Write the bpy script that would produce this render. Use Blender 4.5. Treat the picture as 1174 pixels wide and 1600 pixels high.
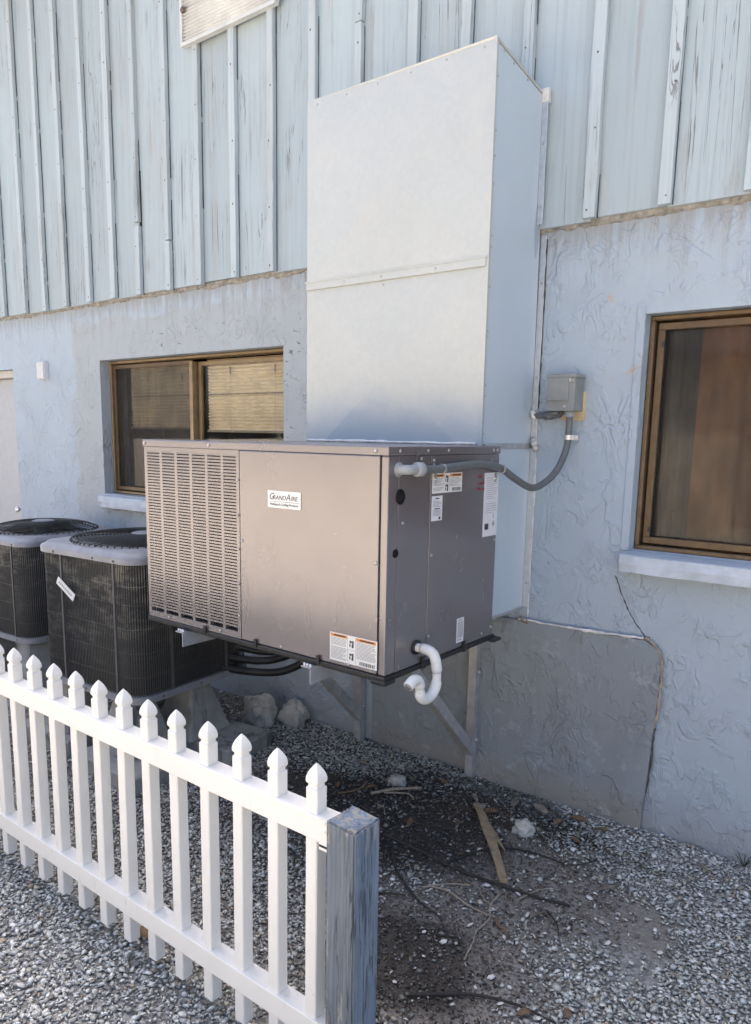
import bpy, bmesh, math, random
import numpy as np
from mathutils import Vector, Matrix, noise as mnoise

S = bpy.context.scene
for o in list(bpy.data.objects): bpy.data.objects.remove(o)
COL = S.collection
RAD = math.radians
random.seed(7); RNG = np.random.default_rng(11)

# ------------------------------------------------------------------ camera
cd = bpy.data.cameras.new('camera'); cam = bpy.data.objects.new('camera', cd); COL.objects.link(cam)
cR = Vector((0.7885748, 0.61468595, 0.01763402)); cU = Vector((-0.11474548, 0.11891243, 0.98625215)); cF = Vector((-0.60413844, 0.77975702, -0.16430378))
cam.matrix_world = Matrix(((cR.x, cU.x, -cF.x, 0), (cR.y, cU.y, -cF.y, -3.1246), (cR.z, cU.z, -cF.z, 1.6862), (0, 0, 0, 1)))
cd.sensor_fit = 'VERTICAL'; cd.sensor_height = 24.0; cd.lens = 1164.28 / 1600 * 24.0
cd.shift_y = 73.49 / 1600; cd.clip_start = 0.05; cd.clip_end = 600
S.camera = cam
# ------------------------------------------------------------------ sky + sun (sun stands behind the building; this side is in open shade)
SUN_EL, SUN_AZ = RAD(62), RAD(-38)      # azimuth from +y (behind the wall) towards +x
wd = bpy.data.worlds.new('World'); S.world = wd; wd.use_nodes = True
wn = wd.node_tree; bg = wn.nodes['Background']
sky = wn.nodes.new('ShaderNodeTexSky'); sky.sky_type = 'NISHITA'; sky.sun_disc = False
sky.sun_elevation = SUN_EL; sky.sun_rotation = SUN_AZ; sky.air_density = 0.8; sky.dust_density = 5.0; sky.ozone_density = 0.3
wn.links.new(sky.outputs[0], bg.inputs[0]); bg.inputs[1].default_value = 0.15
sl = bpy.data.lights.new('sun', 'SUN'); sl.energy = 5.0; sl.angle = RAD(0.53); sl.color = (1, .92, .80)
so = bpy.data.objects.new('sun', sl); COL.objects.link(so)
sdir = Vector((math.sin(SUN_AZ) * math.cos(SUN_EL), math.cos(SUN_AZ) * math.cos(SUN_EL), math.sin(SUN_EL)))
so.rotation_euler = sdir.to_track_quat('Z', 'Y').to_euler(); so.location = (-6, 10, 12)
S.view_settings.view_transform = 'Standard'; S.view_settings.look = 'None'; S.view_settings.gamma = 1
S.view_settings.use_curve_mapping = False
S.view_settings.exposure = 1.65
S.render.engine = 'CYCLES'
S.cycles.max_bounces = 7; S.cycles.diffuse_bounces = 4; S.cycles.glossy_bounces = 3; S.cycles.transparent_max_bounces = 12

# ================================================================== material helpers
class NT:
    def __init__(s, name):
        s.m = bpy.data.materials.new(name); s.m.use_nodes = True; s.t = s.m.node_tree
        s.b = s.t.nodes['Principled BSDF']; s.geo = None
    def n(s, typ, **kw):
        nd = s.t.nodes.new('ShaderNode' + typ)
        for k, v in kw.items(): setattr(nd, k, v)
        return nd
    def put(s, inp, v):
        if v is None: return
        if isinstance(v, bpy.types.NodeSocket): s.t.links.new(v, inp)
        elif isinstance(v, (tuple, list)) and len(v) == 3 and inp.type == 'RGBA': inp.default_value = (*v, 1)
        else: inp.default_value = v
    def pos(s):
        if not s.geo: s.geo = s.n('NewGeometry')
        return s.geo.outputs['Position']
    def obj(s): return s.n('TexCoord').outputs['Object']
    def rnd(s): return s.n('ObjectInfo').outputs['Random']
    def xyz(s, v):
        nd = s.n('SeparateXYZ'); s.put(nd.inputs[0], v); return nd.outputs
    def mapping(s, v, scale=(1, 1, 1), rot=(0, 0, 0), loc=(0, 0, 0)):
        nd = s.n('Mapping'); s.put(nd.inputs['Vector'], v); nd.inputs['Scale'].default_value = scale
        nd.inputs['Rotation'].default_value = rot
        s.put(nd.inputs['Location'], loc); return nd.outputs[0]
    def shift(s, v, amount):          # add a scalar socket to all axes
        nd = s.n('VectorMath', operation='ADD'); s.put(nd.inputs[0], v)
        k = s.n('VectorMath', operation='SCALE'); k.inputs[0].default_value = (37, 17, 53); s.put(k.inputs['Scale'], amount)
        s.put(nd.inputs[1], k.outputs[0]); return nd.outputs[0]
    def noise(s, v, scale=5, detail=3, rough=.5, dist=0.0, out=0):
        nd = s.n('TexNoise'); s.put(nd.inputs['Vector'], v); nd.inputs['Scale'].default_value = scale
        nd.inputs['Detail'].default_value = detail; nd.inputs['Roughness'].default_value = rough; nd.inputs['Distortion'].default_value = dist
        return nd.outputs[out]
    def vor(s, v, scale=5, feature='F1', out='Distance', rand=1):
        nd = s.n('TexVoronoi', feature=feature); s.put(nd.inputs['Vector'], v); nd.inputs['Scale'].default_value = scale
        nd.inputs['Randomness'].default_value = rand
        return nd.outputs[out]
    def sm(s, v, a, b, lo=0.0, hi=1.0):
        nd = s.n('MapRange', interpolation_type='SMOOTHSTEP'); s.put(nd.inputs[0], v)
        nd.inputs[1].default_value = a; nd.inputs[2].default_value = b; nd.inputs[3].default_value = lo; nd.inputs[4].default_value = hi
        return nd.outputs[0]
    def math(s, op, a, b=None, clamp=False):
        nd = s.n('Math', operation=op, use_clamp=clamp); s.put(nd.inputs[0], a); s.put(nd.inputs[1], b); return nd.outputs[0]
    def mul(s, *a):
        r = a[0]
        for b in a[1:]: r = s.math('MULTIPLY', r, b)
        return r
    def add(s, *a):
        r = a[0]
        for b in a[1:]: r = s.math('ADD', r, b)
        return r
    def mix(s, f, a, b, mode='MIX'):
        nd = s.n('MixRGB', blend_type=mode); s.put(nd.inputs[0], f); s.put(nd.inputs[1], a); s.put(nd.inputs[2], b); return nd.outputs[0]
    def ramp(s, v, pts):
        nd = s.n('ValToRGB'); s.put(nd.inputs[0], v); e = nd.color_ramp.elements
        while len(e) < len(pts): e.new(.5)
        for i, (p, c) in enumerate(pts): e[i].position = p; e[i].color = (*c, 1)
        return nd.outputs[0]
    def band(s, v, a0, a1, b1, b0):   # 0 -> 1 between a0,a1 and back to 0 between b1,b0
        return s.mul(s.sm(v, a0, a1), s.sm(v, b1, b0, 1, 0))
    def bump(s, h, strength=.5, dist=.01, nrm=None):
        nd = s.n('Bump'); s.put(nd.inputs['Height'], h); nd.inputs['Strength'].default_value = strength; nd.inputs['Distance'].default_value = dist
        if nrm is not None: s.put(nd.inputs['Normal'], nrm)
        return nd.outputs[0]
    def done(s, col=None, rough=None, metal=None, nrm=None, spec=None, **kw):
        B = s.b.inputs
        s.put(B['Base Color'], col); s.put(B['Roughness'], rough); s.put(B['Metallic'], metal); s.put(B['Normal'], nrm); s.put(B['Specular IOR Level'], spec)
        for k, v in kw.items(): s.put(B[k.replace('_', ' ')], v)
        return s.m

MAT = {}
def plain(key, col, rough=.5, metal=0.0, var=.12, scale=25, bump=.0, spec=None):
    t = NT(key); p = t.pos(); f = t.noise(p, scale, 4, .6)
    c2 = tuple(x * (1 - var) for x in col); c3 = tuple(min(1, x * (1 + var)) for x in col)
    c = t.ramp(f, [(.3, c2), (.7, c3)])
    r = t.sm(t.noise(p, scale * 2.3, 3), .3, .7, max(.02, rough - .07), rough + .07)
    nr = t.bump(t.noise(p, scale * 6, 4, .6), bump, .003) if bump else None
    MAT[key] = t.done(c, r, metal, nr, spec); return MAT[key]

# --- painted stucco
def stucco(key, base, grey, patch=False):
    t = NT(key); p = t.pos(); x, y, z = t.xyz(p)
    # trowelled relief: plateaus with crisp broken edges
    n1 = t.noise(t.mapping(p, (1.0, 1, .72), (0, .5, 0)), 7.0, 2.2, .5, .9)
    n2 = t.noise(t.mapping(p, (1, 1, .6), (0, -.7, 0), (4, 2, 7)), 10.5, 2, .5, 1.3)
    n3 = t.noise(t.mapping(p, (.8, 1, .55), (0, .15, 0), (14, 5, 3)), 17, 2, .5, 1.0)
    msk = t.sm(t.noise(p, 4.2, 3, .6), .44, .60); msk2 = t.sm(t.noise(t.mapping(p, loc=(9, 3, 1)), 5.0, 2, .6), .46, .62)
    e1 = t.mul(t.sm(n1, .49, .53), msk); e2 = t.mul(t.sm(n2, .52, .56), msk2); e3 = t.mul(t.sm(n3, .55, .59), msk)
    r1 = t.mul(t.band(n1, .385, .415, .42, .46), msk2); r2 = t.mul(t.band(n2, .425, .455, .46, .495), msk)
    h = t.add(t.mul(e1, .8), t.mul(e2, .7), t.mul(e3, .5), t.mul(r1, .45), t.mul(r2, .4), t.mul(t.noise(p, 130, 2, .7), .16), t.mul(t.noise(p, 2.6, 2), 1.2))
    nr = t.bump(h, .68, .009)
    # colours
    big = t.noise(p, 1.1, 4, .6); mid = t.noise(p, 6, 4, .65)
    c = t.ramp(t.add(t.mul(big, .6), t.mul(mid, .4)), [(.3, tuple(v * .90 for v in base)), (.55, base), (.75, tuple(min(1, v * 1.08) for v in base))])
    wob = t.mul(t.math('SUBTRACT', t.noise(p, 3.5, 4, .6), .5), .5)
    if not patch:
        # repainted greyer area round the left window
        xw = t.add(x, wob); zw = t.add(z, t.mul(wob, .6))
        g = t.mul(t.band(xw, -5.34, -5.26, -2.2, -2.1), t.band(zw, .2, .5, 2.44, 2.49))
        c = t.mix(t.mul(g, .85), c, t.ramp(mid, [(.3, tuple(v * .92 for v in grey)), (.7, grey)]))
        # run-off grime under the siding edge
        streak = t.noise(t.mapping(p, (22, 22, 1.6)), 1.0, 5, .6)
        d = t.mul(t.sm(z, 2.20, 2.57), t.sm(t.add(streak, t.mul(t.sm(z, 2.42, 2.57), .18)), .46, .72))
        c = t.mix(t.mul(d, .55), c, (.27, .245, .22))
        # damp footing
        f = t.mul(t.sm(t.add(z, t.mul(wob, .35)), .02, .30, 1, 0), .55)
        c = t.mix(f, c, (.30, .30, .285))
        # flaked spots over the left lintel and beside it
        fl = t.mul(t.sm(t.noise(t.mapping(p, (1, 1, 1.7)), 15, 5, .65, .5), .615, .65), t.add(t.mul(t.band(z, 2.19, 2.25, 2.30, 2.37), t.band(x, -4.6, -4.4, -2.9, -2.7)), t.mul(t.band(x, -3.13, -3.09, -3.0, -2.86), t.band(z, 1.55, 1.7, 2.2, 2.3))))
        c = t.mix(t.mul(fl, .8), c, (.075, .07, .06))
        # bare plaster scars right of the disconnect
        sc = t.mul(t.sm(t.noise(p, 9, 3, .6), .62, .66), t.band(x, -1.30, -1.25, -1.10, -1.05), t.band(z, 1.5, 1.6, 2.3, 2.36))
        c = t.mix(t.mul(sc, .8), c, (.50, .40, .33))
    else:
        s2 = t.noise(t.mapping(p, (9, 9, 1.4)), 1, 5, .65)
        c = t.mix(t.mul(t.sm(s2, .45, .7), .5), c, (.22, .24, .255))
        c = t.mix(t.mul(t.sm(z, .03, .20, 1, 0), .7), c, (.29, .265, .235))
        c = t.mix(t.mul(t.sm(t.noise(p, 11, 4, .7), .58, .66), .35), c, (.42, .46, .50))
    chalk = t.sm(t.noise(t.mapping(p, loc=(3, 8, 2)), 38, 4, .75), .60, .72)
    c = t.mix(t.mul(chalk, .14), c, (.64, .67, .70))
    MAT[key] = t.done(c, t.sm(mid, .3, .7, .62, .8), 0, nr, .3)
stucco('stucco', (.412, .484, .556), (.40, .435, .458))
stucco('stucco_patch', (.275, .312, .34), (.4, .4, .4), True)

# --- weathered painted siding
def siding(key, base, chip):
    t = NT(key); p = t.shift(t.pos(), t.rnd()); x, y, z = t.xyz(t.pos())
    grain = t.noise(t.mapping(p, (60, 60, 1.3)), 1.0, 6, .62, .4)
    fine = t.noise(t.mapping(p, (170, 170, 4)), 1.0, 4, .6)
    crackn = t.noise(t.mapping(p, (13, 13, .38)), 1.0, 5, .55, 1.2)
    crack = t.mul(t.band(crackn, .490, .4955, .4985, .504), t.sm(t.noise(p, 1.7, 2), .47, .58))
    kn = t.vor(t.mapping(p, (3.1, 3.1, 1.25)), 1.0); knot = t.sm(t.add(kn, t.mul(t.noise(t.mapping(p, (60, 60, 14)), 1, 3), .06)), .06, .11, 1, 0)
    kring = t.mul(t.sm(kn, .05, .18, 1, 0), t.sm(t.math('SINE', t.mul(kn, 180)), .2, .9))
    tone = t.add(t.mul(t.noise(p, 1.3, 3), .6), t.mul(t.rnd(), .45))
    c = t.ramp(tone, [(.2, tuple(v * .86 for v in base)), (.8, tuple(v * 1.04 for v in base))])
    c = t.mix(t.mul(t.sm(grain, .46, .74), .42), c, tuple(v * .68 for v in base))
    blot = t.sm(t.noise(t.mapping(p, (5, 5, 1.1)), 1, 5, .65), .50, .72); c = t.mix(t.mul(blot, .38), c, (.40, .395, .38))
    wear = t.mul(t.sm(t.noise(t.mapping(p, (10, 10, 1.6)), 1, 6, .72), .56, .66), t.sm(grain, .38, .6))
    c = t.mix(t.mul(wear, .62), c, chip)
    c = t.mix(t.mul(knot, .65), c, (.24, .235, .23)); c = t.mix(t.mul(kring, .25), c, (.35, .34, .33))
    c = t.mix(t.mul(crack, .75), c, (.14, .135, .13))
    h = t.add(t.mul(grain, .55), t.mul(fine, .3), t.mul(crack, -2.2), t.mul(kring, -.3), t.mul(wear, -.5))
    MAT[key] = t.done(c, .62, 0, t.bump(h, .5, .004), .35)
siding('siding', (.415, .49, .53), (.33, .335, .335))
siding('batten', (.475, .545, .58), (.35, .35, .35))

# --- blue painted cracked post
t = NT('post_paint'); p = t.obj(); x, y, z = t.xyz(p)
gr = t.noise(t.mapping(p, (52, 52, 2.0), (.03, .02, 0)), 1, 5, .62, 1.4)
cr = t.mul(t.band(gr, .455, .474, .480, .498), t.sm(t.noise(t.mapping(p, (14, 14, 2)), 1, 2), .40, .52))
fib = t.noise(t.mapping(p, (150, 150, 3.5)), 1, 4, .6)
wear = t.sm(t.add(t.noise(t.mapping(p, (34, 34, 5)), 1, 6, .7), t.mul(t.sm(z, .60, .80), .12)), .58, .66)
c = t.ramp(t.noise(p, 9, 4), [(.3, (.13, .18, .25)), (.7, (.185, .245, .33))])
c = t.mix(t.mul(t.sm(gr, .48, .68), .5), c, (.12, .14, .165)); c = t.mix(t.mul(t.sm(fib, .5, .7), .35), c, (.30, .33, .37))
frontf = t.sm(y, -.040, -.046)
c = t.mix(t.mul(frontf, .6), c, t.mix(t.sm(fib, .35, .65), (.095, .10, .105), (.17, .175, .18)))
c = t.mix(t.mul(wear, .75), c, (.37, .345, .30)); c = t.mix(t.mul(cr, .9), c, (.035, .035, .04))
MAT['post'] = t.done(c, .6, 0, t.bump(t.add(t.mul(gr, .6), t.mul(cr, -1.6), t.mul(t.noise(t.mapping(p, (120, 120, 5)), 1, 4), .3)), .8, .006), .35)

# --- galvanised duct
t = NT('galvanised'); p = t.pos(); x, y, z = t.xyz(p)
sp = t.vor(p, 55, out='Color'); spv = t.xyz(sp)[0]
st = t.noise(t.mapping(p, (26, 26, 1.2)), 1, 5, .6)
c = t.ramp(t.add(t.mul(spv, .25), t.mul(t.noise(p, 3, 4, .6), .75)), [(.2, (.50, .52, .50)), (.8, (.56, .578, .555))])
c = t.mix(t.mul(t.sm(st, .52, .75), .22), c, (.52, .53, .53))
dust = t.sm(t.noise(p, 7, 5, .65), .45, .75)
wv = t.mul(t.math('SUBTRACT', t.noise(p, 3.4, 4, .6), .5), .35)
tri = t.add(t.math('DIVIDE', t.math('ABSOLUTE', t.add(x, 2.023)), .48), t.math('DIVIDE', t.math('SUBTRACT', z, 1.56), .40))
blue_facet_fade = t.mul(t.sm(t.add(z, wv), 1.66, 1.93, 1, 0), t.sm(tri, .985, 1.005, .78, .58))  # blue fade low on the front; bluer triangle paints in the creased facet's reflection
r = t.add(t.mul(t.noise(p, 16, 4, .6), .10), .42)
MAT['galv'] = t.done(t.mix(blue_facet_fade, t.mix(t.mul(dust, .3), c, (.56, .55, .52)), (.27, .36, .47)), r, t.sm(dust, 0, 1, .32, .18), t.bump(t.add(t.noise(p, 2.2, 2), t.mul(t.noise(p, 70, 3), .035)), .16, .025))
t = NT('duct_blue_paint'); p = t.pos(); x, y, z = t.xyz(p)
c = t.ramp(t.noise(p, 2.2, 4, .6), [(.3, (.52, .605, .675)), (.7, (.56, .645, .715))])
st = t.sm(t.noise(t.mapping(p, (24, 24, 1.0)), 1, 5, .6), .55, .75); c = t.mix(t.mul(st, .18), c, (.44, .50, .55))
ov = t.add(t.math('POWER', t.math('DIVIDE', t.math('SUBTRACT', y, -.045), .022), 2.0), t.math('POWER', t.math('DIVIDE', t.math('SUBTRACT', z, 2.56), .115), 2.0))
c = t.mix(t.sm(ov, .85, 1.05, .8, 0), c, (.34, .41, .49))
MAT['duct_paint'] = t.done(c, .42, .1, t.bump(t.add(t.noise(p, 1.6, 1), t.mul(t.noise(p, 90, 3), .03)), .10, .02))
plain('galv_bright', (.68, .69, .70), .36, .85, .1, 40)
plain('steel_grey', (.45, .45, .455), .45, .35, .2, 18, .1)
plain('steel_dark', (.05, .05, .052), .55, .2, .2, 20)
plain('screw', (.50, .49, .48), .35, .8, .15, 60)
plain('rust_screw', (.16, .12, .10), .6, .4, .3, 60)

# --- taupe cabinet paint
t = NT('taupe_paint'); p = t.pos(); x, y, z = t.xyz(p)
c = t.ramp(t.noise(p, 5, 4, .6), [(.3, (.244, .229, .240)), (.7, (.264, .247, .257))])
smear = t.mul(t.sm(t.noise(t.mapping(p, (14, 14, 3.2)), 1, 5, .6, .8), .60, .72), t.sm(z, 1.0, 1.22, 1, 0))
c = t.mix(t.mul(smear, .22), c, (.36, .31, .27))
r = t.add(t.mul(t.noise(p, 7, 5, .6), .09), .215, t.mul(smear, .18))
MAT['taupe'] = t.done(c, r, .58, t.bump(t.add(t.noise(p, 1.7, 2), t.mul(t.noise(p, 420, 2), .05)), .10, .012), .6)
plain('taupe_dark', (.03, .028, .028), .6, 0, .1)
plain('black_plastic', (.018, .018, .019), .42, 0, .2, 30, .05)
plain('black_hole', (.004, .004, .004), .8)
plain('grey_box', (.235, .25, .25), .48, 0, .12, 14, .08)
plain('pvc_grey', (.33, .35, .37), .4, 0, .08)
plain('flex_grey', (.125, .135, .142), .45, 0, .12, 30)
plain('pvc_white', (.78, .78, .76), .32, 0, .05, 12)
plain('print_dark', (.05, .05, .055), .6)
plain('print_grey', (.30, .30, .31), .6)
plain('print_red', (.30, .03, .05), .6)
plain('print_orange', (.72, .30, .08), .5)
plain('label_white', (.80, .79, .76), .45, 0, .04, 20)
plain('label_paper', (.72, .72, .76), .6, 0, .05, 20)
plain('caulk', (.72, .70, .67), .6, 0, .2, 22, .3)
plain('caulk_tan', (.30, .28, .25), .85, 0, .4, 35, .7)
plain('rubble_tan', (.36, .30, .24), .85, 0, .35, 30, .6)
plain('joint_shadow', (.10, .12, .15), .9, 0, .5, 9)
plain('crack_dark', (.09, .08, .07), .9, 0, .3)
plain('pine', (.60, .47, .30), .65, 0, .15, 25, .2)
plain('dry_wood', (.33, .245, .15), .75, 0, .3, 40, .4)
plain('twig_pale', (.32, .27, .21), .8, 0, .25, 60, .4)
plain('twig_dark', (.035, .03, .027), .85, 0, .3, 60, .4)
plain('leaf_brown', (.17, .105, .06), .7, 0, .4, 60)
plain('leaf_grey', (.20, .17, .135), .75, 0, .4, 60)
plain('weed_green', (.035, .045, .025), .6, 0, .3, 60)
plain('bronze_frame', (.13, .088, .05), .42, .35, .2, 20, .05)
plain('bronze_brown', (.17, .115, .065), .42, .35, .2, 20)
plain('bronze_gold', (.27, .195, .11), .42, .35, .2, 20)
plain('blind', (.76, .63, .45), .75, 0, .12, 8)
plain('blind_dark', (.30, .25, .18), .8)
plain('curtain_brown', (.26, .105, .035), .85, 0, .25, 6)
plain('curtain_black', (.06, .062, .07), .8, 0, .4, 8)
plain('room_dark', (.02, .02, .022), .9)
plain('door_paint', (.42, .44, .47), .5, 0, .05)
plain('door_trim', (.50, .47, .42), .5, 0, .1)
plain('bone_plastic', (.62, .63, .64), .5, 0, .08)
plain('panel_fibre', (.60, .605, .59), .5, 0, .12, 10, .1)
plain('cap_grey', (.27, .28, .31), .45, .1, .12, 12)
plain('guard_strip', (.10, .10, .10), .5)
plain('coil_black', (.030, .030, .029), .6, 0, .3, 60)
plain('roof_dark', (.10, .10, .10), .9, 0, .2, 4)
plain('ceiling_room', (.05, .05, .05), .9)
# wire guard: dusty, sun-faded on the upper edge
t = NT('guard_wire'); p = t.pos(); x, y, z = t.xyz(p)
f = t.mul(t.sm(t.noise(t.mapping(p, (1, 1, 2.2)), 7, 5, .7), .46, .66), t.sm(z, .40, 1.0))
c = t.mix(t.mul(f, .8), (.06, .06, .06), (.30, .275, .235))
MAT['wire'] = t.done(c, .5, 0)
# vinyl
t = NT('vinyl'); p = t.pos(); x, y, z = t.xyz(p)
c = t.ramp(t.noise(p, 4, 3), [(.3, (.80, .785, .745)), (.7, (.84, .825, .785))])
dirt = t.mul(t.sm(t.noise(t.mapping(p, (20, 20, 6)), 1, 5, .7), .58, .74), t.sm(z, .02, .35, .9, .15))
c = t.mix(dirt, c, (.52, .49, .44))
spk = t.mul(t.sm(t.noise(p, 60, 3, .7), .70, .76), .5)
c = t.mix(spk, c, (.40, .36, .30))
MAT['vinyl'] = t.done(c, t.sm(t.noise(p, 9), .3, .7, .34, .46), 0, t.bump(t.noise(p, 6, 2), .05, .01), .45)
# concrete
t = NT('concrete'); p = t.pos(); x, y, z = t.xyz(p)
c = t.ramp(t.noise(p, 6, 6, .68), [(.3, (.23, .23, .22)), (.7, (.38, .377, .36))])
stn = t.sm(t.noise(t.mapping(p, (8, 8, 2)), 1, 4, .6), .55, .68)
c = t.mix(t.mul(stn, .7), c, (.05, .052, .054))
MAT['concrete'] = t.done(c, .85, 0, t.bump(t.add(t.noise(p, 50, 5, .7), t.mul(t.sm(t.vor(p, 40), .0, .25), .4)), .5, .006), .25)
# limestone
t = NT('limestone'); p = t.pos()
c = t.ramp(t.noise(p, 14, 6, .7), [(.30, (.20, .185, .165)), (.44, (.46, .44, .395)), (.7, (.60, .58, .53))])
MAT['rock'] = t.done(c, .85, 0, t.bump(t.add(t.noise(p, 22, 6, .7), t.mul(t.vor(p, 26), .6)), .8, .015), .25)
# insect screen (fine dark mesh, thin air between) over glass
def screen(key, col, alpha):
    t = NT(key); p = t.pos()
    a = t.sm(t.noise(t.mapping(p, (7, 7, 2)), 1, 4, .6), .3, .7, alpha - .08, alpha + .06)
    t.put(t.b.inputs['Alpha'], a); MAT[key] = t.done(col, .6, 0)
screen('screen', (.03, .024, .018), .30)
screen('screen_dark', (.022, .02, .018), .25)
t = NT('glass'); p = t.pos(); t.t.nodes.remove(t.b)
fr = t.n('LayerWeight'); fr.inputs['Blend'].default_value = .5; fz = t.add(t.mul(t.math('POWER', fr.outputs['Facing'], 4.0), .9), .045); tr = t.n('BsdfTransparent'); tr.inputs[0].default_value = (.94, .945, .93, 1); gl = t.n('BsdfGlossy')
dirt = t.sm(t.noise(t.mapping(p, (14, 14, 1.5)), 1, 5, .65), .45, .8); t.put(gl.inputs['Roughness'], t.sm(dirt, 0, 1, .015, .08))
nb = t.bump(t.noise(p, 1.1, 1), .05, .02); t.put(gl.inputs['Normal'], nb); df = t.n('BsdfDiffuse'); df.inputs[0].default_value = (.45, .43, .39, 1)
m1 = t.n('MixShader'); t.put(m1.inputs[0], fz); t.put(m1.inputs[1], tr.outputs[0]); t.put(m1.inputs[2], gl.outputs[0])
m2 = t.n('MixShader'); t.put(m2.inputs[0], t.mul(dirt, .05)); t.put(m2.inputs[1], m1.outputs[0]); t.put(m2.inputs[2], df.outputs[0])
t.put(t.t.nodes['Material Output'].inputs['Surface'], m2.outputs[0]); MAT['glass'] = t.m
# shells (per-chip colour)
t = NT('shell'); a = t.n('Attribute', attribute_name='tint').outputs['Color']; p = t.pos()
c = t.mix(t.sm(t.noise(p, 140, 3, .6), .35, .7, 0, .45), a, t.mix(1, a, (.55, .55, .55), 'MULTIPLY'))
MAT['shell'] = t.done(c, .62, 0, t.bump(t.noise(p, 260, 3), .35, .002), .4)
# ground: shell grit, sandy dirt, damp black soil
t = NT('ground'); p = t.pos(); x, y, z = t.xyz(p)
nw = t.mul(t.math('SUBTRACT', t.noise(p, 2.6, 5, .62), .5), 1.0)
nw2 = t.mul(t.math('SUBTRACT', t.noise(t.mapping(p, loc=(7, 7, 0)), 3.1, 5, .62), .5), 1.0)
def blob(cx, cy, rx, ry):
    dx = t.math('DIVIDE', t.math('SUBTRACT', t.add(x, t.mul(nw, .45)), cx), rx); dy = t.math('DIVIDE', t.math('SUBTRACT', t.add(y, t.mul(nw2, .45)), cy), ry)
    return t.sm(t.add(t.mul(dx, dx), t.mul(dy, dy)), .45, 1.25, 1, 0)
grit = t.ramp(t.vor(p, 95, out='Color'), [(.1, (.15, .143, .133)), (.45, (.27, .258, .243)), (.9, (.44, .425, .40))])
sand = t.ramp(t.noise(p, 60, 6, .7), [(.3, (.19, .17, .15)), (.7, (.34, .31, .275))])
soil = t.ramp(t.noise(p, 45, 6, .7), [(.3, (.022, .020, .018)), (.7, (.085, .073, .062))])
dirt = t.math('MAXIMUM', t.math('MAXIMUM', blob(-1.33, -.70, .58, .52), blob(-.86, -.66, .34, .2)), t.math('MAXIMUM', blob(-2.0, -.75, .9, .75), blob(-1.25, -1.25, .45, .4)))
c = t.mix(dirt, grit, sand)
wet = t.math('MAXIMUM', blob(-1.85, -.62, .55, .50), t.math('MAXIMUM', blob(-1.30, -1.32, .34, .26), blob(-1.42, -.25, .5, .16)))
wet = t.math('MAXIMUM', wet, t.mul(t.band(x, -4.6, -4.0, -1.9, -1.4), t.sm(y, -1.7, -1.35), .75))
c = t.mix(t.mul(wet, .9), c, soil)
far = t.sm(y, -5.4, -3.6, 1, 0)
c = t.mix(far, c, t.ramp(t.noise(p, 30, 6, .75), [(.3, (.42, .38, .31)), (.7, (.58, .53, .45))]))
h = t.add(t.mul(t.noise(p, 38, 6, .7), .8), t.mul(t.vor(p, 95), .5), t.mul(t.noise(p, 8, 4), 1.0))
MAT['ground'] = t.done(c, t.sm(wet, 0, 1, .9, .62), 0, t.bump(h, .7, .012), .25)

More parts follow.
